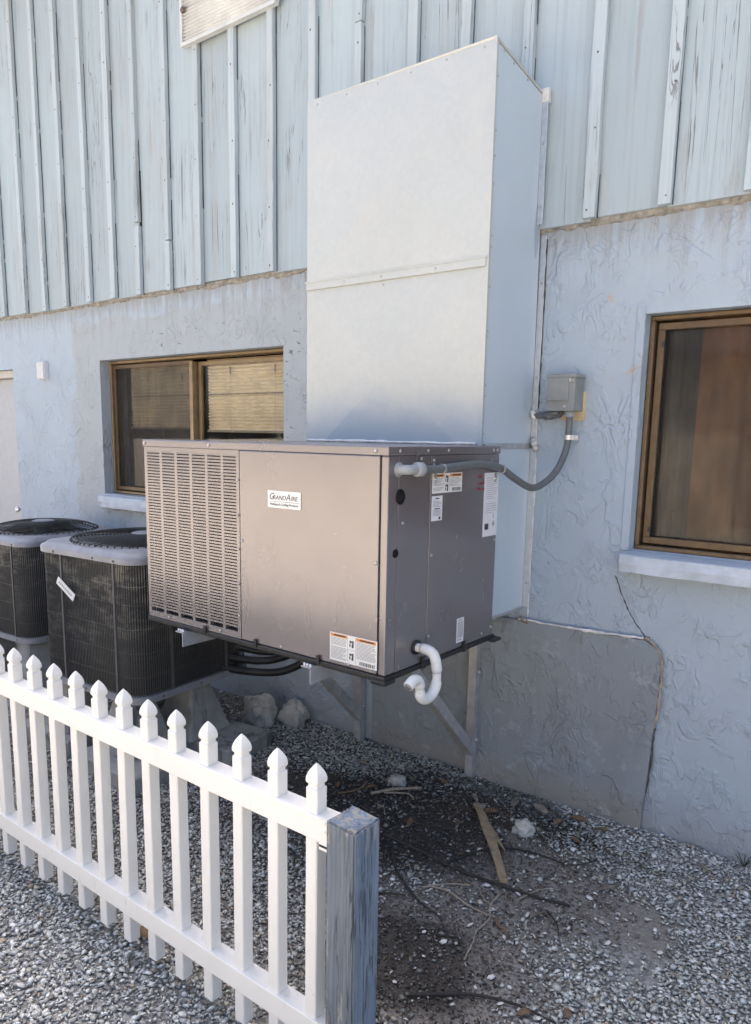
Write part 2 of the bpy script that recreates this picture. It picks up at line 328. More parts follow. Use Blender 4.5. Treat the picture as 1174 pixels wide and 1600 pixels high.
# ================================================================== mesh helpers
class MB:
    def __init__(s): s.v = []; s.f = []; s.mi = []; s.cur = 0; s.smooth = []
    def add(s, vs, fs, smooth=False):
        b = len(s.v); s.v += [tuple(v) for v in vs]
        for f in fs: s.f.append([i + b for i in f]); s.mi.append(s.cur); s.smooth.append(smooth)
        return s
    def box(s, x0, x1, y0, y1, z0, z1, bev=0, M=None, seg=2):
        if bev <= 0:
            vs = [(x0, y0, z0), (x1, y0, z0), (x1, y1, z0), (x0, y1, z0), (x0, y0, z1), (x1, y0, z1), (x1, y1, z1), (x0, y1, z1)]
            fs = [(3, 2, 1, 0), (4, 5, 6, 7), (0, 1, 5, 4), (1, 2, 6, 5), (2, 3, 7, 6), (3, 0, 4, 7)]
        else:
            bm = bmesh.new(); bmesh.ops.create_cube(bm, size=1)
            for v in bm.verts: v.co = Vector(((x0 + x1) / 2 + v.co.x * (x1 - x0), (y0 + y1) / 2 + v.co.y * (y1 - y0), (z0 + z1) / 2 + v.co.z * (z1 - z0)))
            bmesh.ops.bevel(bm, geom=bm.edges[:], offset=bev, segments=seg, affect='EDGES', profile=.6)
            bm.verts.ensure_lookup_table(); bm.verts.index_update()
            vs = [v.co[:] for v in bm.verts]; fs = [[v.index for v in f.verts] for f in bm.faces]; bm.free()
        if M is not None: vs = [(M @ Vector(v))[:] for v in vs]
        return s.add(vs, fs, False)
    def prism(s, prof, a, b, axis='x'):       # closed profile extruded along axis from a to b
        n = len(prof)
        def P(u, w, q): return {'x': (q, u, w), 'y': (u, q, w), 'z': (u, w, q)}[axis]
        vs = [P(u, w, a) for u, w in prof] + [P(u, w, b) for u, w in prof]
        fs = [(i, (i + 1) % n, n + (i + 1) % n, n + i) for i in range(n)] + [tuple(range(n))[::-1], tuple(range(n, 2 * n))]
        return s.add(vs, fs)
    def bar(s, p, q, w, h, up=(0, 0, 1)):     # rectangular bar between two points
        p, q = Vector(p), Vector(q); d = (q - p).normalized(); u = Vector(up); sx = d.cross(u)
        if sx.length < 1e-4: sx = d.cross(Vector((1, 0, 0)))
        sx.normalize(); u = sx.cross(d)
        vs = []
        for c in (p, q):
            for i, j in ((-1, -1), (1, -1), (1, 1), (-1, 1)): vs.append((c + sx * (i * w / 2) + u * (j * h / 2))[:])
        return s.add(vs, [(0, 1, 2, 3), (7, 6, 5, 4), (0, 4, 5, 1), (1, 5, 6, 2), (2, 6, 7, 3), (3, 7, 4, 0)])
    def tube(s, pts, r, seg=10, cap=True, rs=None):
        P = [Vector(p) for p in pts]; n = len(P); vs = []; fs = []
        up = None
        for i, p in enumerate(P):
            d = (P[min(i + 1, n - 1)] - P[max(i - 1, 0)]).normalized()
            if up is None: up = d.orthogonal().normalized()
            a = (up - d * up.dot(d)).normalized(); b = d.cross(a); up = a
            rr = rs[i] if rs else r
            for k in range(seg):
                th = 2 * math.pi * k / seg; vs.append((p + a * (rr * math.cos(th)) + b * (rr * math.sin(th)))[:])
        for i in range(n - 1):
            for k in range(seg): fs.append((i * seg + k, i * seg + (k + 1) % seg, (i + 1) * seg + (k + 1) % seg, (i + 1) * seg + k))
        if cap: fs += [tuple(range(seg))[::-1], tuple(range((n - 1) * seg, n * seg))]
        return s.add(vs, fs, True)
    def disc(s, c, r, nrm, h=.003, seg=12, dome=True):   # screw head / plug
        c = Vector(c); N = Vector(nrm).normalized(); a = N.orthogonal().normalized(); b = N.cross(a)
        vs = []
        for rr, hh in ((r, 0), (r, h * .6), (r * .65, h)):
            for k in range(seg):
                th = 2 * math.pi * k / seg; vs.append((c + a * rr * math.cos(th) + b * rr * math.sin(th) + N * hh)[:])
        fs = [(j * seg + k, j * seg + (k + 1) % seg, (j + 1) * seg + (k + 1) % seg, (j + 1) * seg + k) for j in range(2) for k in range(seg)]
        fs.append(tuple(range(2 * seg, 3 * seg)))
        return s.add(vs, fs, True)
    def quad(s, a, b, c, d): return s.add([a, b, c, d], [(0, 1, 2, 3)])
    def mesh(s, name, mats):
        me = bpy.data.meshes.new(name); me.from_pydata(s.v, [], s.f)
        for m in (mats if isinstance(mats, (list, tuple)) else [mats]): me.materials.append(MAT[m])
        me.polygons.foreach_set('material_index', s.mi); me.polygons.foreach_set('use_smooth', s.smooth); me.update()
        return me
    def build(s, name, mats, parent=None, kind=None):
        return link(name, s.mesh(name, mats), parent, kind)
def link(name, me, parent=None, kind=None, loc=None, rotz=None):
    o = bpy.data.objects.new(name, me); COL.objects.link(o)
    if parent is not None:
        o.parent = parent; o.matrix_parent_inverse = Matrix.Identity(4)
    if loc: o.location = loc
    if rotz: o.rotation_euler.z = rotz
    if kind: o['kind'] = kind
    return o
def thing(name, label, cat, loc=(0, 0, 0), rotz=0, group=None):
    o = bpy.data.objects.new(name, None); COL.objects.link(o); o.location = loc; o.rotation_euler.z = rotz; o.empty_display_size = .1
    o['label'] = label; o['category'] = cat
    if group: o['group'] = group
    return o
def tag(o, label, cat, group=None):
    o['label'] = label; o['category'] = cat
    if group: o['group'] = group
    return o
def spline(pts, n=10):
    P = [Vector(p) for p in pts]; out = []
    for i in range(len(P) - 1):
        p0, p1, p2, p3 = P[max(i - 1, 0)], P[i], P[i + 1], P[min(i + 2, len(P) - 1)]
        for k in range(n):
            u = k / n; out.append(.5 * ((2 * p1) + (p2 - p0) * u + (2 * p0 - 5 * p1 + 4 * p2 - p3) * u * u + (3 * p1 - p0 - 3 * p2 + p3) * u ** 3))
    out.append(P[-1]); return out
def text_mesh(name, body, size, mat, parent, M, shear=0, extrude=.0004, align='CENTER', bold=0):
    cu = bpy.data.curves.new(name, 'FONT'); cu.body = body; cu.size = size; cu.align_x = align; cu.align_y = 'CENTER'
    cu.shear = shear; cu.extrude = extrude; cu.offset = bold; cu.resolution_u = 3
    tmp = bpy.data.objects.new(name, cu); me = bpy.data.meshes.new_from_object(tmp)
    bpy.data.objects.remove(tmp); me.transform(M); me.materials.clear(); me.materials.append(MAT[mat])
    return link(name, me, parent)

# ================================================================== ground
def ground_h(x, y):
    return .012 * mnoise.noise((x * 1.7, y * 1.7, 0)) + .006 * mnoise.noise((x * 5, y * 5, 3))
gb = MB(); xs = list(np.concatenate([[-150, -60, -25, -12], np.arange(-7.5, 2.01, .07), [5, 12, 30, 150]])); ys = list(np.concatenate([[-200, -80, -30, -12, -6], np.arange(-4.0, .21, .07), [2, 6, 12, 30, 120]]))
gv = [(float(a), float(b), (ground_h(a, b) if -7.4 < a < 1.9 and -3.95 < b < .3 else -.01)) for b in ys for a in xs]; nx = len(xs)
gb.add(gv, [(j * nx + i, j * nx + i + 1, (j + 1) * nx + i + 1, (j + 1) * nx + i) for j in range(len(ys) - 1) for i in range(nx - 1)], True)
g = gb.build('ground', 'ground'); g['kind'] = 'structure'

# ================================================================== building
bld = thing('building', 'pale blue stucco building with weathered board and batten siding above', 'building')
WX0, WX1, SZ, TOPZ = -11.0, 4.5, 2.578, 5.2
OPEN = [(-7.15, -6.225, -.05, 2.165), (-4.961, -3.111, 1.225, 2.178), (-1.066, .80, 1.221, 2.186)]
def wall_open(mb, x0, x1, z0, z1, ops, yf, yb):
    X = sorted({x0, x1, *[o[0] for o in ops], *[o[1] for o in ops]}); Z = sorted({z0, z1, *[max(o[2], z0) for o in ops], *[o[3] for o in ops]})
    for i in range(len(X) - 1):
        for j in range(len(Z) - 1):
            cx, cz = (X[i] + X[i + 1]) / 2, (Z[j] + Z[j + 1]) / 2
            if any(o[0] < cx < o[1] and o[2] < cz < o[3] for o in ops): continue
            mb.quad((X[i], yf, Z[j]), (X[i + 1], yf, Z[j]), (X[i + 1], yf, Z[j + 1]), (X[i], yf, Z[j + 1]))
            mb.quad((X[i + 1], yb, Z[j]), (X[i], yb, Z[j]), (X[i], yb, Z[j + 1]), (X[i + 1], yb, Z[j + 1]))
    for a, b, c, d in ops:
        c = max(c, z0)
        mb.quad((a, yf, c), (a, yf, d), (a, yb, d), (a, yb, c)); mb.quad((b, yf, d), (b, yf, c), (b, yb, c), (b, yb, d))
        mb.quad((a, yf, d), (b, yf, d), (b, yb, d), (a, yb, d)); mb.quad((b, yf, c), (a, yf, c), (a, yb, c), (b, yb, c))
m = MB(); wall_open(m, WX0, WX1, -.15, SZ + .02, OPEN, 0, .22); m.build('stucco_wall', 'stucco', bld)
m = MB(); m.box(WX0, WX1, .24, .30, SZ + .03, TOPZ); m.box(WX0, WX0 + .2, .30, 9, -.1, TOPZ); m.box(WX1 - .2, WX1, .30, 9, -.1, TOPZ); m.box(WX0, WX1, 9, 9.2, -.1, TOPZ)
m.build('rear_walls', 'stucco_patch', bld)
m = MB(); m.box(WX0 - .3, WX1 + .3, -.45, 9.5, TOPZ + .002, TOPZ + .18); m.build('roof', 'roof_dark', bld)
m = MB(); m.box(WX0 + .25, WX1 - .25, 2.6, 2.65, 0, SZ); m.box(WX0 + .25, WX1 - .25, .31, 2.6, SZ - .06, SZ - .01); m.box(WX0 + .25, WX1 - .25, .31, 2.6, .02, .05)
m.build('dark_interior', 'room_dark', bld)
# --- siding boards and battens (twelve-inch boards)
BX = [-6.80, -6.49, -6.188, -5.853, -5.557, -5.266, -4.953, -4.657, -4.366, -4.049, -3.75, -3.435, -3.129, -2.825, -2.517, -2.192, -1.905, -1.597, -1.286, -.985, -.68, -.375, -.07, .235]
m = MB(); m.box(WX0, WX1, .0, .235, SZ + .03, TOPZ); m.build('sheathing', 'twig_dark', bld)
for i in range(len(BX) - 1):
    a, b = BX[i] - .026, BX[i + 1] - .026
    dz = random.uniform(-.009, .007); dy = random.uniform(0, .004); gp = .012 if i in (8, 9) else .004
    m = MB(); m.box(a + gp, b - gp, -.024 - dy, -.003, SZ + dz, TOPZ, .002, seg=1); m.build('siding_board', 'siding', bld)
def batten_mesh(zb, zt, w, nails=True, lean=0):
    m = MB(); n = 14; d = .026
    # slightly wavy edges, as old one-by-twos are
    L, R_ = [], []
    for k in range(n + 1):
        z = zb + (zt - zb) * k / n
        L.append((-w / 2 + random.uniform(-.0016, .0016) + lean * (z - zb), z)); R_.append((w / 2 + random.uniform(-.0022, .0022) + lean * (z - zb), z))
    vs = []
    for (xl, z), (xr, _) in zip(L, R_): vs += [(xl, -d, z), (xl + .002, -d - .002, z), (xr - .002, -d - .002, z), (xr, -d, z), (xr, 0, z), (xl, 0, z)]
    fs = []
    for k in range(n):
        for j in range(5): fs.append((k * 6 + j, k * 6 + j + 1, (k + 1) * 6 + j + 1, (k + 1) * 6 + j))
    fs += [(0, 5, 4, 3, 2, 1)[::-1], tuple(n * 6 + q for q in (0, 1, 2, 3, 4, 5))]
    m.add(vs, fs); m.cur = 1
    m.cur = 2; z = zb
    while z < zt - .05:
        q = min(zt, z + random.uniform(.06, .5)); a = w / 2 + lean * (z - zb)
        if random.random() < .8: m.box(a + .0005, a + random.uniform(.0014, .0042), -.0036, .003, z, q)
        z = q + random.choice((0, 0, .03))
    m.cur = 1; z = zb + .03
    while z < zt and nails:
        m.disc((random.uniform(-.01, .01) + lean * (z - zb), -d - .0015, z), random.uniform(.0035, .006), (0, -1, 0), .0012, 7); z += random.uniform(.26, .42)
    return m
for i, x in enumerate(BX):
    w = random.uniform(.046, .052); dz = random.uniform(-.012, .004)
    loc = (x - .026, -.0285, 0)
    def put(m): o = m.build('batten', ['batten', 'rust_screw', 'joint_shadow'], bld); o.location = loc
    if i == 8:      # split batten: a rotted length has dropped out
        put(batten_mesh(SZ + dz, 2.995, w)); put(batten_mesh(3.02, TOPZ, w * .82, lean=-.003))
        m = MB(); m.box(x - .018, x + .004, -.032, -.025, 2.99, 3.33); m.build('rot_gap', 'black_hole', bld)
    elif i == 9:
        put(batten_mesh(SZ + dz, 2.86, w)); put(batten_mesh(2.868, TOPZ, w * .9))
    elif i == 14:
        put(batten_mesh(3.66, TOPZ, w)); put(batten_mesh(SZ, 3.655, w * .86))
    else: put(batten_mesh(SZ + dz, TOPZ, w, lean=random.uniform(-.0015, .0015)))
# --- rough mortar line under the siding
m = MB(); n = 900; vs = []
for k in range(n + 1):
    x = WX0 + 4 + (WX1 - WX0 - 4.5) * k / n; a = mnoise.noise((x * 5, 0, 0)); b = mnoise.noise((x * 23, 4, 0)); c_ = mnoise.noise((x * 60, 9, 0))
    vs += [(x, -.001, SZ - .024 - .018 * a - .012 * b - .006 * c_), (x, -.008 - .005 * b - .003 * c_, SZ - .018 - .012 * a - .008 * b), (x, -.010 - .004 * a - .004 * c_, SZ - .008 - .004 * b), (x, -.012, SZ + .004)]
m.add(vs, [(k * 4 + j, (k + 1) * 4 + j, (k + 1) * 4 + j + 1, k * 4 + j + 1) for k in range(n) for j in range(3)], False)
m.build('mortar_line', 'caulk_tan', bld)
# --- stucco patch (proud slab) left of the right window, bead and ragged edge
pr = [(-1.79, 0), (-1.79, .838), (-1.535, .842), (-.96, .852), (-.905, .82), (-.89, .78), (-.889, .62), (-.899, .45), (-.905, .30), (-.915, .12), (-.922, -.05), (-1.79, -.05)]
m = MB(); m.prism([(a, b) for a, b in pr[::-1]][:], -.024, .002, 'y'); m.build('stucco_patch', 'stucco_patch', bld)
m = MB(); m.box(-2.42, -1.80, -.010, .002, -.05, .90); m.build('stucco_patch', 'stucco_patch', bld)
def bead(pts, r, name='caulk_bead', mat='caulk', jit=.5, dj=.0):
    P = spline(pts, 8); rs = [r * (1 + jit * random.uniform(-1, 1)) for _ in P]
    P = [p + Vector((random.uniform(-dj, dj), 0, random.uniform(-dj, dj))) for p in P]
    m = MB(); m.tube(P, r, 6, True, rs); return m.build(name, mat, bld)
bead([(-1.55, -.022, .848), (-1.35, -.024, .850), (-1.15, -.024, .853), (-.97, -.022, .862)], .006, dj=.002)
bead([(-.97, -.012, .862), (-.93, -.018, .848), (-.893, -.018, .80), (-.884, -.02, .72), (-.884, -.02, .62), (-.893, -.018, .48)], .0065, 'chipped_edge', 'rubble_tan', .6, .004)
bead([(-.893, -.014, .48), (-.90, -.012, .32), (-.908, -.012, .18)], .0035, 'chipped_edge', 'crack_dark', .5, .002)
bead([(-1.113, .001, 1.106), (-1.075, .001, 1.02), (-1.038, .001, .949), (-.978, 0, .875), (-.95, -.004, .86)], .003, 'wall_crack', 'crack_dark', .5, .002)
bead([(-1.56, -.004, .842), (-1.53, -.02, .846), (-1.50, -.02, .84)], .010, 'chipped_edge', 'rubble_tan', .5, .003)
# --- windows
def window(name_, x0, x1, z0, z1, yf, parent, mat='bronze_gold'):
    m = MB(); w = .018
    for a, b, c, d in ((x0, x1, z1 - w, z1), (x0, x1, z0, z0 + w), (x0, x0 + w, z0 + w, z1 - w), (x1 - w, x1, z0 + w, z1 - w)):
        m.box(a, b, yf, yf + .085, c, d, .003, seg=1)
    return m.build(name_, mat, parent)
x0, x1, z0, z1 = OPEN[1]
W1 = window('window', x0 + .003, x1 - .003, z0 + .003, z1 - .003, .075, bld); W1['label'] = 'bronze sliding window with a beige blind behind the package unit'
def sash(parent, x0, x1, z0, z1, y, w, mat='bronze_frame'):
    m = MB()
    for a, b, c, d in ((x0, x1, z1 - w, z1), (x0, x1, z0, z0 + w), (x0, x0 + w, z0 + w, z1 - w), (x1 - w, x1, z0 + w, z1 - w)): m.box(a, b, y, y + .022, c, d, .002, seg=1)
    return m.build('sash', mat, parent)
sash(W1, x0 + .028, -4.045, z0 + .03, z1 - .03, .088, .026, 'bronze_frame')
m = MB(); m.box(-4.055, -4.022, .078, .15, z0 + .038, z1 - .038, .003); m.build('meeting_stile', 'bronze_gold', W1)
sash(W1, -4.015, x1 - .04, z0 + .04, z1 - .04, .120, .026, 'bronze_gold')
m = MB(); m.box(x0 + .054, -4.071, .099, .1005, z0 + .056, z1 - .056); m.build('insect_screen', 'screen', W1)
m = MB(); m.box(x0 + .072, -4.03, .128, .132, z0 + .06, z1 - .06); m.build('pane', 'glass', W1)
m = MB(); m.box(-3.989, x1 - .066, .133, .137, z0 + .066, z1 - .066); m.build('pane', 'glass', W1)
def blind(xa, xb, zb, zt, y):
    m = MB(); n = int((zt - zb) / .021); vs = []
    for k in range(n * 2 + 1):
        z = zt - (zt - zb) * k / (n * 2); yy = y + (.008 if k % 2 else -.004) + .002 * math.sin(k * .7); vs += [(xa, yy, z), (xb, yy, z)]
    m.add(vs, [(2 * k, 2 * k + 1, 2 * k + 3, 2 * k + 2) for k in range(n * 2)])
    m.cur = 1
    m.box(xa, xb, y - .008, y - .005, zb + (zt - zb) * .5, zb + (zt - zb) * .5 + .007)
    m.box(xa, xb, y - .012, y + .012, zb - .014, zb)
    for u in (.28, .78):
        xx = xa + (xb - xa) * u
        m.box(xx - .004, xx + .004, y - .010, y - .006, zt - .10, zt - .05); m.box(xx - .0003, xx + .0003, y - .007, y - .006, zb, zt - .05)
    return m.build('blind', ['blind', 'blind_dark'], W1)
blind(-4.83, -4.06, 1.715, 2.135, .165); blind(-3.97, -3.16, 1.70, 2.150, .165)
def sill(xa, xb, yf, zt, zb, name='window_sill'):
    m = MB(); n = 26; vs = []
    for k in range(n + 1):
        x = xa + (xb - xa) * k / n; q = lambda s: .004 * mnoise.noise((x * 7, s, 1.3)); e = .012 if k in (0, n) else 0
        vs += [(x, .09, zb + q(1)), (x, yf + e + q(2), zb + .006 + q(3)), (x, yf + e * .4 + q(4) - .002, (zt + zb) / 2), (x, yf + .002 + e * .4 + q(5), zt - .006 + q(6)), (x, yf + .012, zt - .001 + q(8) * .4), (x, .09, zt + .010)]
    fs = [(k * 6 + j, (k + 1) * 6 + j, (k + 1) * 6 + j + 1, k * 6 + j + 1) for k in range(n) for j in range(5)] + [(0, 1, 2, 3, 4, 5), tuple(n * 6 + j for j in (5, 4, 3, 2, 1, 0))]
    m.add(vs, fs, False); o = m.build(name, 'sill_paint', bld)
    return o
plain('sill_paint', (.52, .58, .65), .6, 0, .12, 14, .5)
sill(-4.985, -3.08, -.05, 1.213, 1.125); sill(-1.075, .84, -.085, 1.216, 1.137)
x0, x1, z0, z1 = OPEN[2]
W2 = window('window', x0 + .003, x1 - .003, z0 + .003, z1 - .003, .055, bld, 'bronze_brown'); W2['label'] = 'bronze window with an insect screen and brown curtain beside the grey disconnect box'
sash(W2, x0 + .030, -.12, z0 + .030, z1 - .03, .075, .028)
m = MB(); m.box(x0 + .058, -.148, .086, .0875, z0 + .058, z1 - .058); m.build('insect_screen', 'screen_dark', W2)
sash(W2, -.11, x1 - .04, z0 + .035, z1 - .04, .105, .03)
m = MB(); m.box(x0 + .06, -.13, .112, .116, z0 + .05, z1 - .05); m.build('pane', 'glass', W2)
m = MB(); m.box(-.10, x1 - .06, .122, .126, z0 + .05, z1 - .05); m.build('pane', 'glass', W2)
def curtain(xa, xb, zb, zt, y, mat, amp, pitch, parent):
    m = MB(); n = int((xb - xa) / .008); vs = []
    for k in range(n + 1):
        x = xa + (xb - xa) * k / n; yy = y + amp * math.sin(x / pitch * 6.283 + 1.5 * math.sin(x * 9)) + amp * .4 * math.sin(x * 47)
        vs += [(x, yy, zb), (x, yy + .01, zt)]
    m.add(vs, [(2 * k, 2 * k + 2, 2 * k + 3, 2 * k + 1) for k in range(n)], True); m.build('curtain', mat, parent)
curtain(-.885, .75, 1.10, 2.22, .165, 'curtain_brown', .014, .13, W2)
curtain(-1.02, -.86, 1.10, 2.22, .22, 'curtain_black', .012, .05, W2)
for zz in (1.30, 2.06): m = MB(); m.box(x0 + .050, x0 + .060, .068, .076, zz, zz + .022); m.build('screen_clip', 'black_plastic', W2)
# raised paint band round the right window
m = MB()
for a, b, c, d in ((x0 - .035, x0, z0, z1 + .03),): m.box(a, b, -.006, .004, c, d, .003, seg=1)
m.build('window_surround', 'stucco', bld)
# --- door at the far left
dr = MB(); dr.box(-7.09, -6.285, .10, .145, .03, 2.10, .004); D = dr.build('door', 'door_paint', bld)
m = MB(); m.box(-7.147, -7.09, .03, .16, 0, 2.162, .004); m.box(-6.285, -6.228, .03, .16, 0, 2.162, .004); m.box(-7.09, -6.285, .03, .16, 2.103, 2.162, .004); m.build('door_frame', 'door_trim', D)
m = MB(); m.tube([(-6.36, .098, 1.0), (-6.36, .05, 1.0)], .012, 8); m.tube([(-6.36, .05, 1.0), (-6.36, .035, 1.0), (-6.36, .025, 1.0)], .03, 12, True, [.022, .03, .022]); m.build('door_knob', 'galv_bright', D)
# --- corrugated fibre panel on the siding (top of the picture)
pn = MB(); n = 56; vs = []; zb, zt = 3.915, 4.95
for k in range(n * 4 + 1):
    z = zb + (zt - zb) * k / (n * 4); yy = -.075 - .0055 * math.cos(k * math.pi / 2); vs += [(-3.86, yy, z), (-3.085, yy, z), (-3.86, yy + .003, z), (-3.085, yy + .003, z)]
fs = []
for k in range(n * 4):
    a = 4 * k; fs += [(a, a + 1, a + 5, a + 4), (a + 3, a + 2, a + 6, a + 7), (a + 2, a, a + 4, a + 6), (a + 1, a + 3, a + 7, a + 5)]
pn.add(vs, fs, True); pn.box(-3.865, -3.845, -.083, -.052, zb - .004, zt); pn.box(-3.10, -3.08, -.083, -.052, zb - .004, zt)
pn.box(-3.86, -3.085, -.084, -.052, zb - .022, zb - .001)
P = pn.build('corrugated_panel', 'panel_fibre', bld)
for xx in (-3.83, -3.12): m = MB(); m.disc((xx, -.084, 4.08), .016, (0, -1, 0), .012); m.build('wing_nut', 'rust_screw', P)

# ================================================================== sunlit house across the yard (seen only in reflections)
plain('cream_wall', (.64, .585, .49), .8, 0, .08, 3)
nh = thing('house', 'cream house with a dark pitched roof standing across the shell yard', 'house')
m = MB(); wall_open(m, -16, 9, -.1, 3.3, [(-12.5, -10.8, .9, 2.2), (-7.5, -5.8, .9, 2.2), (-3.5, -2.5, -.1, 2.15), (.5, 2.2, .9, 2.2), (5, 6.7, .9, 2.2)], 13.0, 12.8)
for k in range(len(m.v)): m.v[k] = (m.v[k][0], -m.v[k][1], m.v[k][2])
m.box(-16, 9, -20, -13.02, -.1, 3.28); m.build('wall', 'cream_wall', nh)
m = MB(); m.prism([(-12.2, 3.25), (-16.5, 5.3), (-20.8, 3.25), (-20.8, 3.38), (-16.5, 5.45), (-12.2, 3.38)], -16.6, 9.6, 'x'); m.build('roof', 'roof_dark', nh)
for (a, b) in ((-12.5, -10.8), (-7.5, -5.8), (.5, 2.2), (5, 6.7)):
    m = MB(); m.box(a, b, -12.96, -12.93, .9, 2.2); o = m.build('window', 'label_white', nh)
    m = MB(); m.box(a + .07, (a + b) / 2 - .03, -12.925, -12.92, .97, 2.13); m.box((a + b) / 2 + .03, b - .07, -12.925, -12.92, .97, 2.13); m.build('pane', 'black_plastic', o)
m = MB(); m.box(-3.5, -2.5, -12.96, -12.91, 0, 2.15); m.build('door', 'door_trim', nh)

# ================================================================== small wall box
w = thing('junction_box', 'small white rectangular box on the stucco between door and left window', 'junction box', (-5.72, -.0, 2.07))
m = MB(); m.box(-.055, .055, -.035, .004, 0, .13, .006); m.build('box', 'bone_plastic', w)
m = MB(); m.box(-.048, .048, -.041, -.035, .007, .123, .002); m.disc((0, -.041, .065), .006, (0, -1, 0)); m.build('cover', 'bone_plastic', w)

# ================================================================== sheet metal duct
DX0, DX1, DY = -2.503, -1.543, -.453
du = thing('air_duct', 'tall galvanised sheet metal duct housing rising above the package unit', 'duct', (-2.02, -.2, .9))
du.location = (0, 0, 0)
def cross_panel(x0, x1, z0, z1, zt1, y, rise):
    m = MB(); cx, cz = (x0 + x1) / 2, (z0 + z1) / 2
    vs = [(x0, y, z0), (x1, y, z0), (x1, y, z1 + zt1), (x0, y, z1), (cx, y - rise, cz)]
    m.add(vs, [(0, 1, 4), (1, 2, 4), (2, 3, 4), (3, 0, 4)])
    m.add([(a, b + .012, c) for a, b, c in vs[:4]], [(3, 2, 1, 0)])
    m.add(vs[:4] + [(a, b + .012, c) for a, b, c in vs[:4]], [(0, 4, 5, 1), (1, 5, 6, 2), (2, 6, 7, 3), (3, 7, 4, 0)])
    return m
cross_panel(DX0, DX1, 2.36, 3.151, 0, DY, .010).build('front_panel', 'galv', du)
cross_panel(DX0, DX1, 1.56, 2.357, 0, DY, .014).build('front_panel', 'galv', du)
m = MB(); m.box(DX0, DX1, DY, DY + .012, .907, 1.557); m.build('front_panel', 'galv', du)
m = MB(); m.box(DX0 + .003, DX1 - .004, DY - .010, DY - .001, 2.343, 2.381, .002, seg=1); m.box(DX0 - .004, DX1 + .004, DY - .013, DY - .010, 2.375, 2.381); m.build('seam_strip', 'galv', du)
# side panels (right one seen), with front corner seam lip
for sx, X in ((1, DX1), (-1, DX0)):
    a, b = (X - .010, X - .0005) if sx > 0 else (X + .0005, X + .010)
    m = MB(); yf = DY + .0125
    m.add([(a, yf, 1.655), (b, yf, 1.655), (b, 0, 1.655), (a, 0, 1.655), (a, yf, 3.146), (b, yf, 3.146), (b, -.026, 3.085), (a, -.026, 3.085)],
          [(3, 2, 1, 0), (4, 5, 6, 7), (0, 1, 5, 4), (1, 2, 6, 5), (2, 3, 7, 6), (3, 0, 4, 7)]); m.build('side_panel', 'duct_paint', du)
    m = MB(); m.box(a, b, yf, 0, .907, 1.638); m.build('side_panel', 'duct_paint', du)
    m = MB(); m.box(b - .001 if sx > 0 else a - .005, b + .006 if sx > 0 else a + .001, yf + .02, -.03, 1.636, 1.660, .001, seg=1); m.build('flange', 'galv_bright', du)
m = MB(); m.box(DX1 - .006, DX1 + .006, DY - .004, DY + .010, .91, 3.156, .001, seg=1); m.build('corner_seam', 'galv', du)
m = MB(); m.add([(DX0, DY, 3.1515), (DX1, DY, 3.1515), (DX1, -.026, 3.09), (DX0, -.026, 3.09), (DX0, DY, 3.159), (DX1 + .004, DY - .004, 3.159), (DX1 + .004, -.026, 3.098), (DX0, -.026, 3.098)],
    [(3, 2, 1, 0), (4, 5, 6, 7), (0, 1, 5, 4), (1, 2, 6, 5), (2, 3, 7, 6), (3, 0, 4, 7)]); m.build('top_cap', 'galv', du)
m = MB(); m.box(DX0, DX1, DY, 0, .895, .9065); m.build('bottom_pan', 'galv_bright', du)
# wall flange: over the siding (proud) and over the stucco
m = MB(); m.box(DX1 + .0005, DX1 + .026, -.054, -.049, SZ + .004, 3.10, .001, seg=1); m.box(DX1 + .0005, DX1 + .004, -.049, -.03, SZ, 3.10)
m.box(DX1 + .0005, DX1 + .028, -.006, -.001, .907, SZ - .03, .001, seg=1); m.build('wall_flange', 'galv_bright', du)
m = MB(); m.box(DX1 - .004, DX1 + .028, -.058, -.03, 3.06, 3.115, .004); m.build('caulk_lump', 'caulk', du)
m = MB()
for yy, zz in ((DY + .02, 3.13), (DY + .06, 3.12), (DY + .14, 3.106), (DY + .26, 3.09)): m.disc((DX1, yy, zz + .01), .005, (1, 0, 0), .003, 8)
for zz in (2.75, 2.42, 2.1, 1.85): m.disc((DX1 + .001, DY + .02, zz), .005, (1, 0, 0), .003, 8)
for zz in (2.9, 2.65): m.disc((DX1 + .014, -.054, zz), .006, (0, -1, 0), .003, 8)
for zz in (2.35, 1.95, 1.45, 1.02): m.disc((DX1 + .016, -.006, zz), .006, (0, -1, 0), .003, 8)
for xx in (-2.27, -2.06, -1.78, -2.055): m.disc((xx, DY - .010 if xx != -2.055 else DY - .001, 2.36 if xx != -2.055 else 2.325), .0055, (0, -1, 0), .003, 8)
for zz in np.arange(1.70, 3.1, .19): m.disc((DX1 + .001, DY + .02, zz), .0045, (1, 0, 0), .003, 8)
for xx in np.arange(DX0 + .06, DX1, .17): m.disc((xx, DY - .0005, 3.135), .0045, (0, -1, 0), .003, 8)
m.build('screw', 'screw', du, 'stuff')
def dbead(pts, r, mat, jit, dj, name='caulk_bead'):
    P = spline(pts, 10); rs = [r * (1 + jit * random.uniform(-1, 1)) for _ in P]; P = [p + Vector((random.uniform(-dj, dj), random.uniform(-dj, dj) * .3, random.uniform(-dj, dj))) for p in P]
    m = MB(); m.tube(P, r, 6, True, rs); return m.build(name, mat, du)
dbead([(DX1 + .030, -.004, 1.60), (DX1 + .031, -.004, 1.3), (DX1 + .030, -.004, 1.0), (DX1 + .030, -.004, .86)], .004, 'caulk', .4, .001)
dbead([(DX1 + .030, -.004, 2.53), (DX1 + .031, -.004, 2.3), (DX1 + .030, -.004, 2.0), (DX1 + .030, -.004, 1.82)], .003, 'crack_dark', .4, .001)
